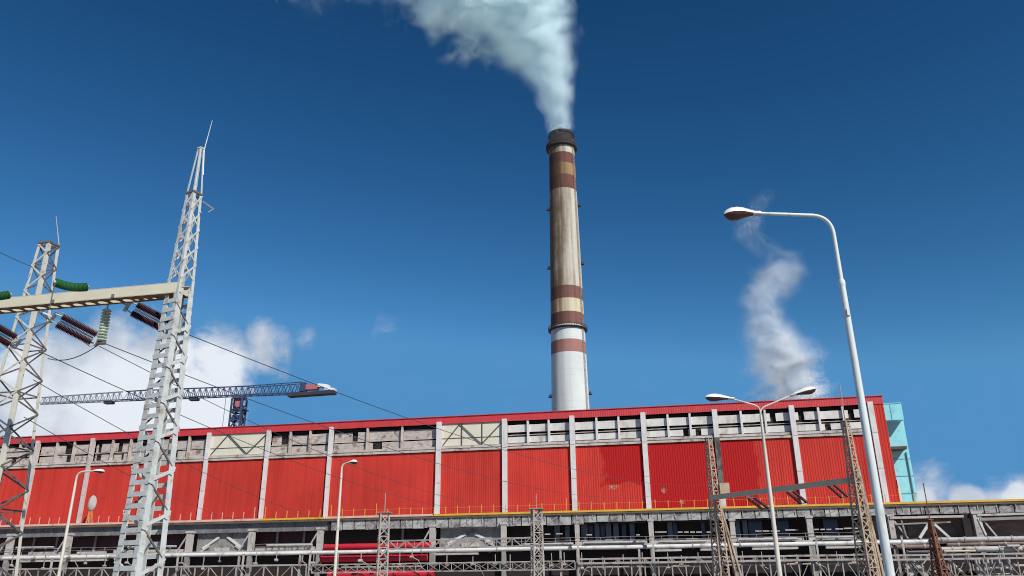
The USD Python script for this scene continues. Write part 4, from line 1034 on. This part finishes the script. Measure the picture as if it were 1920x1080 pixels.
# two smaller cream lamps
b2 = np.array([-33.3, 62.0, 0.0])
zt = on_axis(b2, 141, 888)
t = Thing('street_lamp', 'cream lamp post with a short arm to the right, left of the white lattice tower', 'street lamp', 'cream lamp posts with a short arm', origin=b2)
t.part('pole', tube([b2, b2 + (0, 0, zt * .55), b2 + (0, 0, zt - .6)], [.132, .11, .085], 16), M['lamp_pole_warm'], 40)
hp = at(174, 883, 61.8)
t.part('arm', tube(bend(b2 + (0, 0, zt - .62), b2 + (0, 0, zt + .12), hp, .5, 10), .07, 12), M['lamp_pole_warm'], 60)
lamp_head(t, hp, at(196, 884, 61.7), .38)
small = t
b3 = np.array([-13.13, 62.0, 0.0])
zt3 = on_axis(b3, 641, 872)
t = Thing('street_lamp', 'cream lamp post with a short arm to the right, before the wide red bay', 'street lamp', 'cream lamp posts with a short arm', origin=b3)
t.part('pole', tube([b3, b3 + (0, 0, zt3 * .55), b3 + (0, 0, zt3 - .6)], [.132, .11, .085], 16), M['lamp_pole_warm'], 40)
hp = at(654, 867, 61.8)
t.part('arm', tube(bend(b3 + (0, 0, zt3 - .62), b3 + (0, 0, zt3 + .05), hp, .35, 10), .07, 12), M['lamp_pole_warm'], 60)
lamp_head(t, hp, at(670, 866, 61.7), .42)


# ------------------------------------------------------------------ lattice towers
def tower_legs(center, yaw, prof):
    """The four corner lines of a tapering square tower: corner(k, z)."""
    zs, hs = np.array([p[0] for p in prof]), np.array([p[1] for p in prof])
    e = [np.array([math.cos(yaw + math.pi / 2 * k), math.sin(yaw + math.pi / 2 * k), 0]) for k in range(4)]

    def corner(k, z):
        h = np.interp(z, zs, hs) / 2
        k = k % 4
        sx, sy = ((-1, -1), (1, -1), (1, 1), (-1, 1))[k]
        return np.asarray(center) + e[0] * sx * h + e[1] * sy * h + np.array([0, 0, z])
    return corner, e


# white tower: near face on the left carries flat battens, near face on the right a zigzag
BEAM_A = at(322, 545, 27.0)
zb = BEAM_A[2]
BEAM_B = at_z(-70, 580, zb)
bd = (BEAM_B - BEAM_A) / np.linalg.norm(BEAM_B - BEAM_A)
bn = np.cross(bd, (0, 0, 1))                     # horizontal, across the beam
TC = np.array([-12.0, 27.03, 0])
ty = math.radians(63)
prof = [(0, 1.13), (zb, 0.66), (15.75, 0.40), (17.75, 0.17)]
cor, ee = tower_legs(TC, ty, prof)
tw = Thing('lattice_tower', 'white painted lattice tower with flat battens and a lightning rod, nearest on the left', 'lattice tower', 'lattice towers carrying the insulator beam', origin=TC)
signs = ((1, 1), (-1, 1), (-1, -1), (1, -1))
for k in range(4):
    e1, e2 = ee[0] * signs[k][0], ee[1] * signs[k][1]
    for z0, z1, fl in ((0, zb, .21), (zb, 15.75, .11), (15.75, 17.75, .06)):
        tw.part('leg', angle_bar(cor(k, z0), cor(k, z1), e1, e2, fl, .02), M['tower'])


def face_battens(k, zs, h, m_):
    for z in zs:
        p, q = (cor(k, z) + cor(k, z + .0)) / 2, cor(k + 1, z)
        out = np.cross(q - p, (0, 0, 1))
        out /= np.linalg.norm(out)
        tw.part('batten', bar(p + (q - p) * .02 + out * .012, q - (q - p) * .02 + out * .012, .02, h), M[m_])


FACE_L, FACE_R = 3, 0
zs, z = [], .4
while z < zb - .3:
    zs.append(z)
    z += .40 - .012 * z / 2
for k in (FACE_L, (FACE_L + 2) % 4):
    face_battens(k, zs, .15, 'tower')
z = .5
nodes = []
while z < zb - .6:
    nodes.append(z)
    z += 1.62 - .05 * z
for k in (FACE_R, (FACE_R + 2) % 4):
    for z0, z1 in zip(nodes[:-1], nodes[1:]):
        A, B = cor(k, z0), cor(k + 1, z0 + (z1 - z0) * .33)
        o = np.cross(B - A, (0, 0, 1))
        o /= np.linalg.norm(o)
        tw.part('lacing', bar(A + o * .018, B + o * .018, .02, .11), M['tower'])
        tw.part('lacing', bar(cor(k, z1) - o * .02, B - o * .02, .05, .05), M['tower_dark'], label='slender inner lacing bar, coloured dark for its shade')  # inner bars take a dark colour in place of shade
        e_ = (B - A) / np.linalg.norm(B - A)
        tw.part('gusset', bar(A + e_ * .02 + o * .034 - (0, 0, .1), A + e_ * .12 + o * .034 + (0, 0, .16), .012, .17), M['tower'])
        tw.part('gusset', bar(B - e_ * .18 + o * .034 - (0, 0, .1), B - e_ * .04 + o * .034 + (0, 0, .12), .012, .15), M['tower'])
for k in range(4):                                # X lacing above the beam
    zz = np.linspace(zb + .35, 15.7, 6)
    for i, (z0, z1) in enumerate(zip(zz[:-1], zz[1:])):
        o = np.cross(cor(k + 1, z0) - cor(k, z0), (0, 0, 1))
        o /= np.linalg.norm(o)
        tw.part('lacing', bar(cor(k, z0) + o * .012, cor(k + 1, z1) + o * .012, .015, .06), M['tower'])
        tw.part('lacing', bar(cor(k + 1, z0) - o * .012, cor(k, z1) - o * .012, .015, .05), M['tower'])
    tw.part('collar', bar(cor(k, 15.75), cor(k + 1, 15.75), .07), M['tower_dark'])
    tw.part('cap', bar(cor(k, 17.72), cor(k + 1, 17.72), .05), M['tower'])
rt = cor(1, 17.7)
tw.part('lightning_rod', tube([cor(1, 16.6), rt, at(398, 226, 27.0)], [.028, .026, .014], 8), M['fitting'], 40)
pa, pb, pc = at(381, 378, 26.8), at(401, 392, 26.6), at(391, 398, 26.6)
tw.part('earth_wire_bracket', [bar(pa, pb, .05), bar(pb, pc, .04)], M['fitting'])

# beam: two channels, with a holed bottom plate between them
bm = Thing('insulator_beam', 'cream steel box beam with round holes underneath, resting on the lattice towers', 'beam', origin=BEAM_A)
sgn = 1.0 if bn @ np.array([0, -1, 0]) > 0 else -1.0
bf = bn * sgn                                    # towards the camera
Lb_ = np.linalg.norm(BEAM_B - BEAM_A)
BA = BEAM_A - bd * .55
zlo, zhi = -.19, .19
halfw = .27
for sd, nm in ((1, 'front_channel'), (-1, 'rear_channel')):
    o = bf * halfw * sd
    bm.part(nm, [bar(BA + o + (0, 0, (zlo + zhi) / 2), BEAM_B + o + (0, 0, (zlo + zhi) / 2), .03, zhi - zlo),
                 bar(BA + o - bf * sd * .04 + (0, 0, zhi), BEAM_B + o - bf * sd * .04 + (0, 0, zhi), .11, .025),
                 bar(BA + o - bf * sd * .04 + (0, 0, zlo), BEAM_B + o - bf * sd * .04 + (0, 0, zlo), .11, .025)], M['beam_cream'])
Lt = Lb_ + .55
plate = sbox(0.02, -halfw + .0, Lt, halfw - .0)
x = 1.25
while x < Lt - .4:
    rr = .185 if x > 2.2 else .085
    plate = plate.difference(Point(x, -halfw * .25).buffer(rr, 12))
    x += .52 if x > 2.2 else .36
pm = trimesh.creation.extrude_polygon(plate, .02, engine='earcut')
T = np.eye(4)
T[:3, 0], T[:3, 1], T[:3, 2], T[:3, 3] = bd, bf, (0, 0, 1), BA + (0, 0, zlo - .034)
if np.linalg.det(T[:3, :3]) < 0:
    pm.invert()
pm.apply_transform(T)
bm.part('bottom_plate', pm, M['beam_shade'])
for s in (2.7, 5.2):
    bm.part('lug', bar(BA + bd * s + bf * (halfw + .03) + (0, 0, zlo - .02), BA + bd * s + bf * (halfw + .03) + (0, 0, zlo + .12), .09), M['tower_dark'])

# second tower, further left and behind the beam
T2C = np.array([at(40, 700, 33)[0], 33.0, 0])
c1080 = lambda px, py: on_axis(T2C, px, py)
ztop2 = c1080(82, 457)
prof = [(0, 2.1), (ztop2, 0.58)]
cor, ee2 = tower_legs(T2C, math.radians(76), prof)
t2 = Thing('lattice_tower', 'cream lattice tower with a flat top, cut by the left edge behind the beam', 'lattice tower', 'lattice towers carrying the insulator beam', origin=T2C)
for k in range(4):
    t2.part('leg', angle_bar(cor(k, 0), cor(k, ztop2), ee2[0] * signs[k][0], ee2[1] * signs[k][1], .14, .02), M['tower_cream'])
zs = [0.3]
while zs[-1] < ztop2 - .9:
    zs.append(zs[-1] + 0.95 - .025 * zs[-1])
zs.append(ztop2 - .05)
for k in range(4):
    for i, (z0, z1) in enumerate(zip(zs[:-1], zs[1:])):
        o = np.cross(cor(k + 1, z0) - cor(k, z0), (0, 0, 1))
        o /= np.linalg.norm(o)
        a, b = (cor(k, z0), cor(k + 1, z1)) if (i + k) % 2 else (cor(k + 1, z0), cor(k, z1))
        t2.part('lacing', bar(a + o * .015, b + o * .015, .02, .065), M['tower_dark'] if k != 3 else M['tower_cream'])
        if i % 3 == 2:
            t2.part('lacing', bar(cor(k, z0) - o * .02, cor(k + 1, z0) - o * .02, .02, .06), M['tower_dark'])
    t2.part('collar', bar(cor(k, ztop2), cor(k + 1, ztop2), .09), M['tower_dark'])
t2.part('lightning_rod', tube([cor(1, ztop2 - .5), cor(1, ztop2), at(105, 405, 33)], [.03, .028, .014], 8), M['fitting'], 40)


# ------------------------------------------------------------------ insulators
def disc_profile(r, pitch):
    return [(.02, 0), (r * .62, pitch * .02), (r * .72, pitch * .22), (r, pitch * .42), (r, pitch * .68), (r * .75, pitch * .76), (r * .62, pitch * .98), (.02, pitch)]


def string(t, pts, r, n, m_, sides=18):
    """n discs strung along a polyline."""
    pts = np.asarray(pts, float)
    s = np.r_[0, np.cumsum(np.linalg.norm(np.diff(pts, axis=0), axis=1))]
    P = np.stack([np.interp(np.linspace(0, s[-1], n + 1), s, pts[:, k]) for k in range(3)], 1)
    for a, b in zip(P[:-1], P[1:]):
        t.part('disc', orient(lathe(disc_profile(r, np.linalg.norm(b - a)), sides), a, b), M[m_], 40)


def double_string(px0, py0, px1, py1, y0, dy, n, label, up=.19):
    """A pair of dark tension strings with a yoke at each end."""
    p, q = at(px0, py0, y0), at(px1, py1, y0 + dy)
    d = (q - p) / np.linalg.norm(q - p)
    s = np.cross(d, np.cross((0, 0, 1), d))
    v = np.array(RIGHT) * .62 + UP * .78               # the pair is spread up and to the right
    v = v - d * (v @ d)
    v /= np.linalg.norm(v)
    t = Thing('tension_insulator', label, 'insulator', 'dark double insulator strings under the beam', origin=p)
    for sg in (-1, 1):
        o = v * up * sg
        a, b = p + o + d * .28, q + o - d * .22
        string(t, [a, b], .15, n, 'insul_maroon')
        t.part('clevis', tube([p + o * .8, a], .03, 8), M['fitting'])
        t.part('clevis', tube([b, q + o * .8], .03, 8), M['fitting'])
    for c in (p + d * .04, q - d * .02):
        t.part('yoke', bar(c - v * (up + .06), c + v * (up + .06), .14, .03), M['fitting'])
    t.part('link', bar(p, p - d * .35 - v * .02, .05), M['fitting'])
    t.part('arcing_horn', tube([p + v * .2, p + v * .34 + d * .2, p + v * .3 + d * .5], .014, 6), M['fitting'])
    t.part('arcing_horn', tube([q - v * .2, q - v * .36 - d * .2, q - v * .3 - d * .45], .014, 6), M['fitting'])
    t.part('tie_rod', bar(p + d * .3, q - d * .25, .045), M['white_pipe'], label='pale rod between the two strings')
    return p, q, d


YB = lambda px, py: at_z(px, py, zb - .2)[1]
i1 = double_string(98, 594, 186, 640, YB(98, 594), 1.0, 26, 'dark maroon double insulator string at the middle of the beam, beside the hanging pale string')
i2 = double_string(238, 572, 322, 615, YB(238, 572), 1.0, 26, 'dark maroon double insulator string passing behind the white lattice tower')
i3 = double_string(-40, 602, 34, 645, YB(-40, 602) - .3, 1.0, 26, 'dark maroon double insulator string leaving the left edge, below the beam')
for (ax, ay, bx_, by, tgt) in ((78, 580, 98, 594, i1), (218, 563, 238, 572, i2)):
    pass
pv, qv = at(202, 574, YB(202, 574)), None
h = Thing('suspension_insulator', 'pale green glass insulator string hanging straight down from the beam', 'insulator', origin=pv)
zlo_ = on_axis(pv, 189, 640)
string(h, [pv - (0, 0, .12), (pv[0], pv[1], zlo_)], .165, 11, 'insul_pale')
h.part('hook', tube([pv + (0, 0, .06), pv - (0, 0, .12)], .03, 8), M['fitting'])
h.part('clamp', tube([(pv[0] - .16, pv[1], zlo_ - .06), (pv[0] + .16, pv[1], zlo_ - .06)], .07, 10), M['tower_dark'])
for (xa, ya, xb, yb, lab, n) in ((180, 547, 103, 529, 'green glass insulator string sagging before the beam, right one', 24), (36, 561, -45, 551, 'green glass insulator string before the beam at the left edge', 24)):
    a = at_z(xa, ya, zb + .02)
    a = a + bf * (halfw + .22)
    b = at(xb, yb, a[1] - .9)
    mid = (a + b) / 2 - np.array([0, 0, .16])
    tt = np.linspace(0, 1, 12)[:, None]
    curve = (1 - tt) ** 2 * a + 2 * tt * (1 - tt) * mid + tt ** 2 * b
    t = Thing('jumper_insulator', lab, 'insulator', 'green insulator strings on the beam', origin=a)
    string(t, curve, .155, n, 'insul_green')
    t.part('end_fitting', tube([b, b + (b - curve[-2]) * .6], .06, 10), M['white_pipe'])
    t.part('end_fitting', tube([a, a + (a - curve[1]) * .8], .05, 10), M['fitting'])
    if xa == 180:
        t.part('jumper_wire', tube([b + (0, 0, -.03), b + (0, 0, -1.0)], .018, 6), M['wire'])


# ------------------------------------------------------------------ overhead wires
def wire(label, p, q, sag, r, n=24):
    p, q = np.asarray(p, float), np.asarray(q, float)
    t = np.linspace(0, 1, n)[:, None]
    pts = p + (q - p) * t - np.array([0, 0, 1.0]) * (4 * sag * t * (1 - t))
    path = numbered('/World', 'overhead_wire')
    m = usdkit.mesh(stage, path, tube(pts, r, 6), M['wire'], True)
    m.GetPrim().SetCustomDataByKey('label', label)
    m.GetPrim().SetCustomDataByKey('category', 'wire')
    m.GetPrim().SetCustomDataByKey('group', 'overhead wires crossing in front of the red hall')


wire('overhead wire from behind the white lattice tower past the crane counterweight', i2[1], at(1345, 906, 112), 2.2, .017)
wire('overhead wire from the middle insulator string, crossing under the crane mast', i1[1], at(1225, 930, 112), 2.2, .017)
wire('lower wire beside the one from the middle insulator string', i1[1] + (0, 0, -.18), at(1130, 935, 112), 3.6, .014)
wire('overhead wire from the cream tower passing before the pale jib', at(72, 658, 28.5), at(960, 955, 112), 2.0, .016)
wire('overhead wire across the low white cloud at the left', at(62, 712, 31), at(700, 985, 112), 1.6, .015)
wire('lowest overhead wire at the left, meeting the roof behind the white tower', at(45, 782, 31), at(520, 985, 112), 1.2, .014)
wire('overhead wire entering at the upper left corner to the cream tower', at(-60, 442, 24), at(60, 500, 32.5), .05, .014)
jw = at(186, 645, 28.5)
wire('slack jumper wire looping below the hanging pale insulator string', jw, at(90, 672, 29.0), .28, .018, 16)

# ------------------------------------------------------------------ lattice masts before the hall


def mast(name, label, cat, group, base, top_px, w0, w1, m_, yaw=20, rod=None, pitch=1.3, bar_=0.09):
    z1 = on_axis(base, *top_px)
    cor, e_ = tower_legs(base, math.radians(yaw), [(0, w0), (z1, w1)])
    t = Thing(name, label, cat, group, origin=base)
    for k in range(4):
        t.part('leg', angle_bar(cor(k, 0), cor(k, z1), e_[0] * signs[k][0], e_[1] * signs[k][1], bar_ * 1.7, bar_ * .3), M[m_])
    ms = []
    z = .2
    while z < z1 - .3:
        zz = min(z + pitch, z1)
        for k in range(4):
            ms.append(bar(cor(k, z), cor(k + 1, zz), bar_ * .35, bar_ * .95))
            ms.append(bar(cor(k + 1, z), cor(k, zz), bar_ * .35, bar_ * .8))
            ms.append(bar(cor(k, z), cor(k + 1, z), bar_ * .35, bar_))
        z = zz
    t.part('lacing', ms, M[m_])
    t.part('cap', bx(base[0] - w1 * .7, base[0] + w1 * .7, base[1] - w1 * .7, base[1] + w1 * .7, z1, z1 + .08), M[m_])
    if rod:
        t.part('rod', tube([(base[0], base[1], z1), (base[0], base[1], on_axis(base, *rod))], .05, 6), M[m_])
    return t, z1


GB = 'brown lattice masts of the far portal'
YM = 86.0
p1 = at(1352, 1070, YM)
p1[2] = 0
m1, zm1 = mast('lattice_mast', 'brown lattice mast left of the two-armed lamp, sooty pilaster behind it', 'lattice mast', GB, p1, (1333, 822), 1.35, .55, 'brown_steel', 25, pitch=1.1)
pb1 = at(1346, 934, YM)
pb2 = at_z(1602, 899, pb1[2])
p2 = np.array([pb2[0], pb2[1], 0])
m2, zm2 = mast('lattice_mast', 'brown lattice mast just left of the tall white lamp pole, with a thin rod', 'lattice mast', GB, p2, (1590, 790), 1.45, .5, 'brown_steel', 25, rod=(1583, 722), pitch=1.0)
# leaning rear leg of that mast
p2b = at(1648, 1078, p2[1] + .5)
m2.part('raking_leg', [bar((p2b[0], p2b[1], 0), (p2[0] + .45, p2[1] + .3, pb1[2] + 1.0), .22), bar((p2b[0] + .55, p2b[1], 0), (p2[0] + .6, p2[1] + .3, pb1[2] + 1.2), .2)], M['brown_steel'])
p1b = p1 + (2.1, 1.0, 0)
m1.part('raking_leg', [bar((p1b[0], p1b[1], 0), (p1[0] + .45, p1[1] + .3, pb1[2] + .3), .22), bar((p1b[0] + .7, p1b[1], 0), (p1[0] + .6, p1[1] + .3, pb1[2] - .6), .2)], M['brown_steel'])
fb = Thing('portal_beam', 'grey brown beam sloping up to the right between the two brown lattice masts', 'beam', origin=pb1)
fb.part('beam', bar(pb1 - (0.8, 0, 0), pb2 + (0.4, 0, 0), .35, .40), M['tan_beam'])
fb.part('flange', bar(pb1 - (0.8, 0, -.23), pb2 + (0.4, 0, .23), .5, .06), M['tan_beam'])
fb.part('plinth', bx(pb1[0] + .2, pb1[0] + 1.2, pb1[1] - .5, pb1[1] + .5, pb1[2] + .33, pb1[2] + 1.5), M['brown_steel'])
for j, (ax, ay, bx2, by) in enumerate(((1402, 934, 1430, 955), (1475, 922, 1502, 944), (1551, 909, 1578, 933))):
    a, b = at(ax, ay, 84.5), at(bx2, by, 85.4)
    t = Thing('far_insulator', ('dark insulator pair under the portal beam, beside the two-armed lamp', 'dark insulator pair under the portal beam, before a pale pilaster', 'dark insulator pair under the portal beam, near the right mast')[j], 'insulator', 'dark insulators under the portal beam', origin=a)
    for o in (0.0, 0.62):
        string(t, [a + (o, 0, .14 * o), b + (o, 0, .14 * o)], .17, 10, 'insul_maroon', 8)
    t.part('yoke', bar(b - (.1, 0, 0), b + (.72, 0, .08), .1), M['tower_dark'])
    t.part('yoke', bar(a - (.1, 0, 0), a + (.72, 0, .08), .1), M['tower_dark'])
    t.part('link', bar(a + (.3, 0, 0), a + (-.6, -.1, .5), .14), M['tower_dark'])
YG = 98.0
q1, q2 = at(716, 1075, YG), at(1008, 1075, YG - 4)
q1[2] = q2[2] = 0
GG = 'grey lattice masts before the annex'
mast('lattice_mast', 'slim grey lattice mast before the red pipes, with a thin rod', 'lattice mast', GG, q1, (716, 962), 1.35, 1.15, 'galv', 15, rod=(716, 924), pitch=1.25, bar_=.10)
mast('lattice_mast', 'slim grey lattice mast right of the small roof-shaped portal', 'lattice mast', GG, q2, (1006, 955), 1.35, 1.1, 'galv', 15, rod=(1003, 926), pitch=1.25, bar_=.10)
za = on_axis(q1, 716, 1022)
bt = Thing('lattice_beam', 'light lattice beam between the two slim grey masts', 'beam', origin=(q1[0], q1[1], za))
A, B = np.array([q1[0] + .7, q1[1], za]), np.array([q2[0] - .7, q2[1], za])
for dz in (-.45, .45):
    for dy in (-.4, .4):
        bt.part('chord', bar(A + (0, dy, dz), B + (0, dy, dz), .11), M['galv'])
n = 16
for i in range(n):
    s0, s1 = A + (B - A) * i / n, A + (B - A) * (i + 1) / n
    sg = 1 if i % 2 else -1
    bt.part('lacing', [bar(s0 + (0, dy, -.45 * sg), s1 + (0, dy, .45 * sg), .07) for dy in (-.4, .4)] + [bar(s0 + (0, -.4, -.45), s0 + (0, -.4, .45), .07)], M['galv'])
r1 = at(1763, 1078, 82)
r1[2] = 0
mast('lattice_mast', 'narrow rusty lattice mast with a thin tip at the lower right', 'lattice mast', None, r1, (1750, 975), 1.45, .35, 'rust', 30, rod=(1741, 905), pitch=1.0, bar_=.11)

# ------------------------------------------------------------------ small plant along the annex
r2 = np.random.default_rng(21)
hr = Thing('ledge_handrail', 'thin grey handrail along the ledge above the white pipeline', 'railing', origin=(-112, -4.4, 8.45), hall=True)
for u0, u1 in ((-112, -68), (-45, -34), (-12, 54)):
    for z in (9.0, 9.45):
        hr.part('rail', bx(u0, u1, -4.43, -4.38, z, z + .05), M['galv'])
    for u in np.arange(u0 + .3, u1, 2.4):
        hr.part('post', bx(u, u + .06, -4.44, -4.37, 8.453, 9.5), M['galv'])
PIPE_LABELS = ['thin grey pipe on the ledge left of the nearest cream lamp post', 'thin grey pipe on the ledge just behind the white lattice tower', 'thin pale pipe on the ledge right of the left roof-shaped portal', 'stout grey pipe across the middle roof-shaped portal',
               'thin pale pipe on the ledge behind the right grey lattice mast', 'thin grey pipe on the ledge below the upright blue glazing strips', 'thin pale pipe on the ledge left of the left brown lattice mast', 'thin grey pipe on the ledge behind the two-armed lamp pole',
               'thin pale pipe on the ledge behind the right brown lattice mast', 'thin steel pipe low behind the left grey lattice mast', 'thin steel pipe in the dark gap right of the middle posts', 'long thin steel pipe in the dark gap behind the brown masts', 'grey pipe low at the right, passing behind the rusty mast', 'lowest grey pipe at the right edge, right of the rusty mast']
for k, (pa, py, ln, r, m_) in enumerate(((30, 1027, 70, .16, 'grey_pipe'), (240, 1026, 90, .2, 'grey_pipe'), (500, 1023, 85, .22, 'concrete'), (830, 1032, 110, .3, 'grey_pipe'), (980, 1021, 95, .18, 'concrete'), (1095, 1018, 115, .2, 'grey_pipe'), (1235, 1016, 90, .18, 'concrete'), (1385, 1012, 110, .2, 'grey_pipe'), (1530, 1008, 70, .18, 'concrete'),
                                         (640, 1064, 150, .16, 'galv'), (1100, 1064, 210, .15, 'galv'), (1330, 1060, 280, .15, 'galv'), (1700, 1046, 200, .2, 'grey_pipe'), (1790, 1061, 120, .25, 'grey_pipe'))):
    a, b = H(pa, py, 4.9), H(pa + ln, py, 4.9)
    t = Thing('small_pipe', PIPE_LABELS[k], 'pipe', 'thin level pipes along the annex', origin=(a[0], -4.9, a[2]), hall=True)
    t.part('pipe', tube([(a[0], -4.9, a[2]), (b[0], -4.9, a[2])], r, 10), M[m_], 40)
    for u in np.arange(a[0] + .8, b[0], 2.3):
        t.part('bracket', bx(u - .06, u + .06, -4.75, -3.9, a[2] - r - .1, a[2] - r + .02), M['galv'])
for k in range(46):                               # hangers, valves and conduits between the pipes and the trusses
    px = 20 + k * 36 + r2.uniform(-10, 10)
    a = H(px, 1030 + r2.uniform(0, 14), 7.4)
    z1 = a[2] - r2.uniform(.8, 2.4)
    t = Thing('pipe_hanger', 'small upright hanger with a valve below the white pipeline', 'hanger', 'hangers and valves below the white pipeline', origin=(a[0], -7.4, z1), hall=True)
    t.part('rod', bx(a[0] - .06, a[0] + .06, -7.45, -7.35, z1, a[2]), M['galv'])
    t.part('valve', tube([(a[0] - .2 - r2.random() * .3, -7.4, z1), (a[0] + .25, -7.4, z1)], .14 + r2.random() * .1, 8), M[('concrete', 'galv', 'grey_pipe', 'brown_wall')[k % 4]], 40)
    if k % 3 == 0:
        t.part('conduit', tube([(a[0], -7.4, z1), (a[0] + 1.0, -7.2, z1 - .5), (a[0] + 1.6, -6.6, z1 - 1.8)], .07, 6), M['galv'])
for k in range(34):                               # the tangle of weathered pipes and braces at the lower right
    px, py = r2.uniform(1690, 1915), r2.uniform(1018, 1078)
    w_ = r2.uniform(4.5, 8.5)
    a = H(px, py, w_)
    kind = k % 3
    L_ = r2.uniform(1.5, 4.5)
    if kind == 0:
        q = a + (L_, 0, 0)
    elif kind == 1:
        q = a + (0.05, 0, -L_)
    else:
        q = a + (L_ * .6 * r2.choice((-1, 1)), 0, -L_ * .7)
    t = Thing('weathered_pipe', 'short weathered pipe or brace in the tangle at the lower right corner', 'pipe', 'tangle of short pipes at the lower right corner', origin=a, hall=True)
    t.part('tube', tube([a, q], r2.uniform(.07, .2), 8), M[('grey_pipe', 'brown_wall', 'concrete', 'tan_beam', 'galv')[k % 5]], 40)
    t.part('flange', tube([a + (q - a) * .02, a + (q - a) * .08], .27, 8), M['galv'], 40)
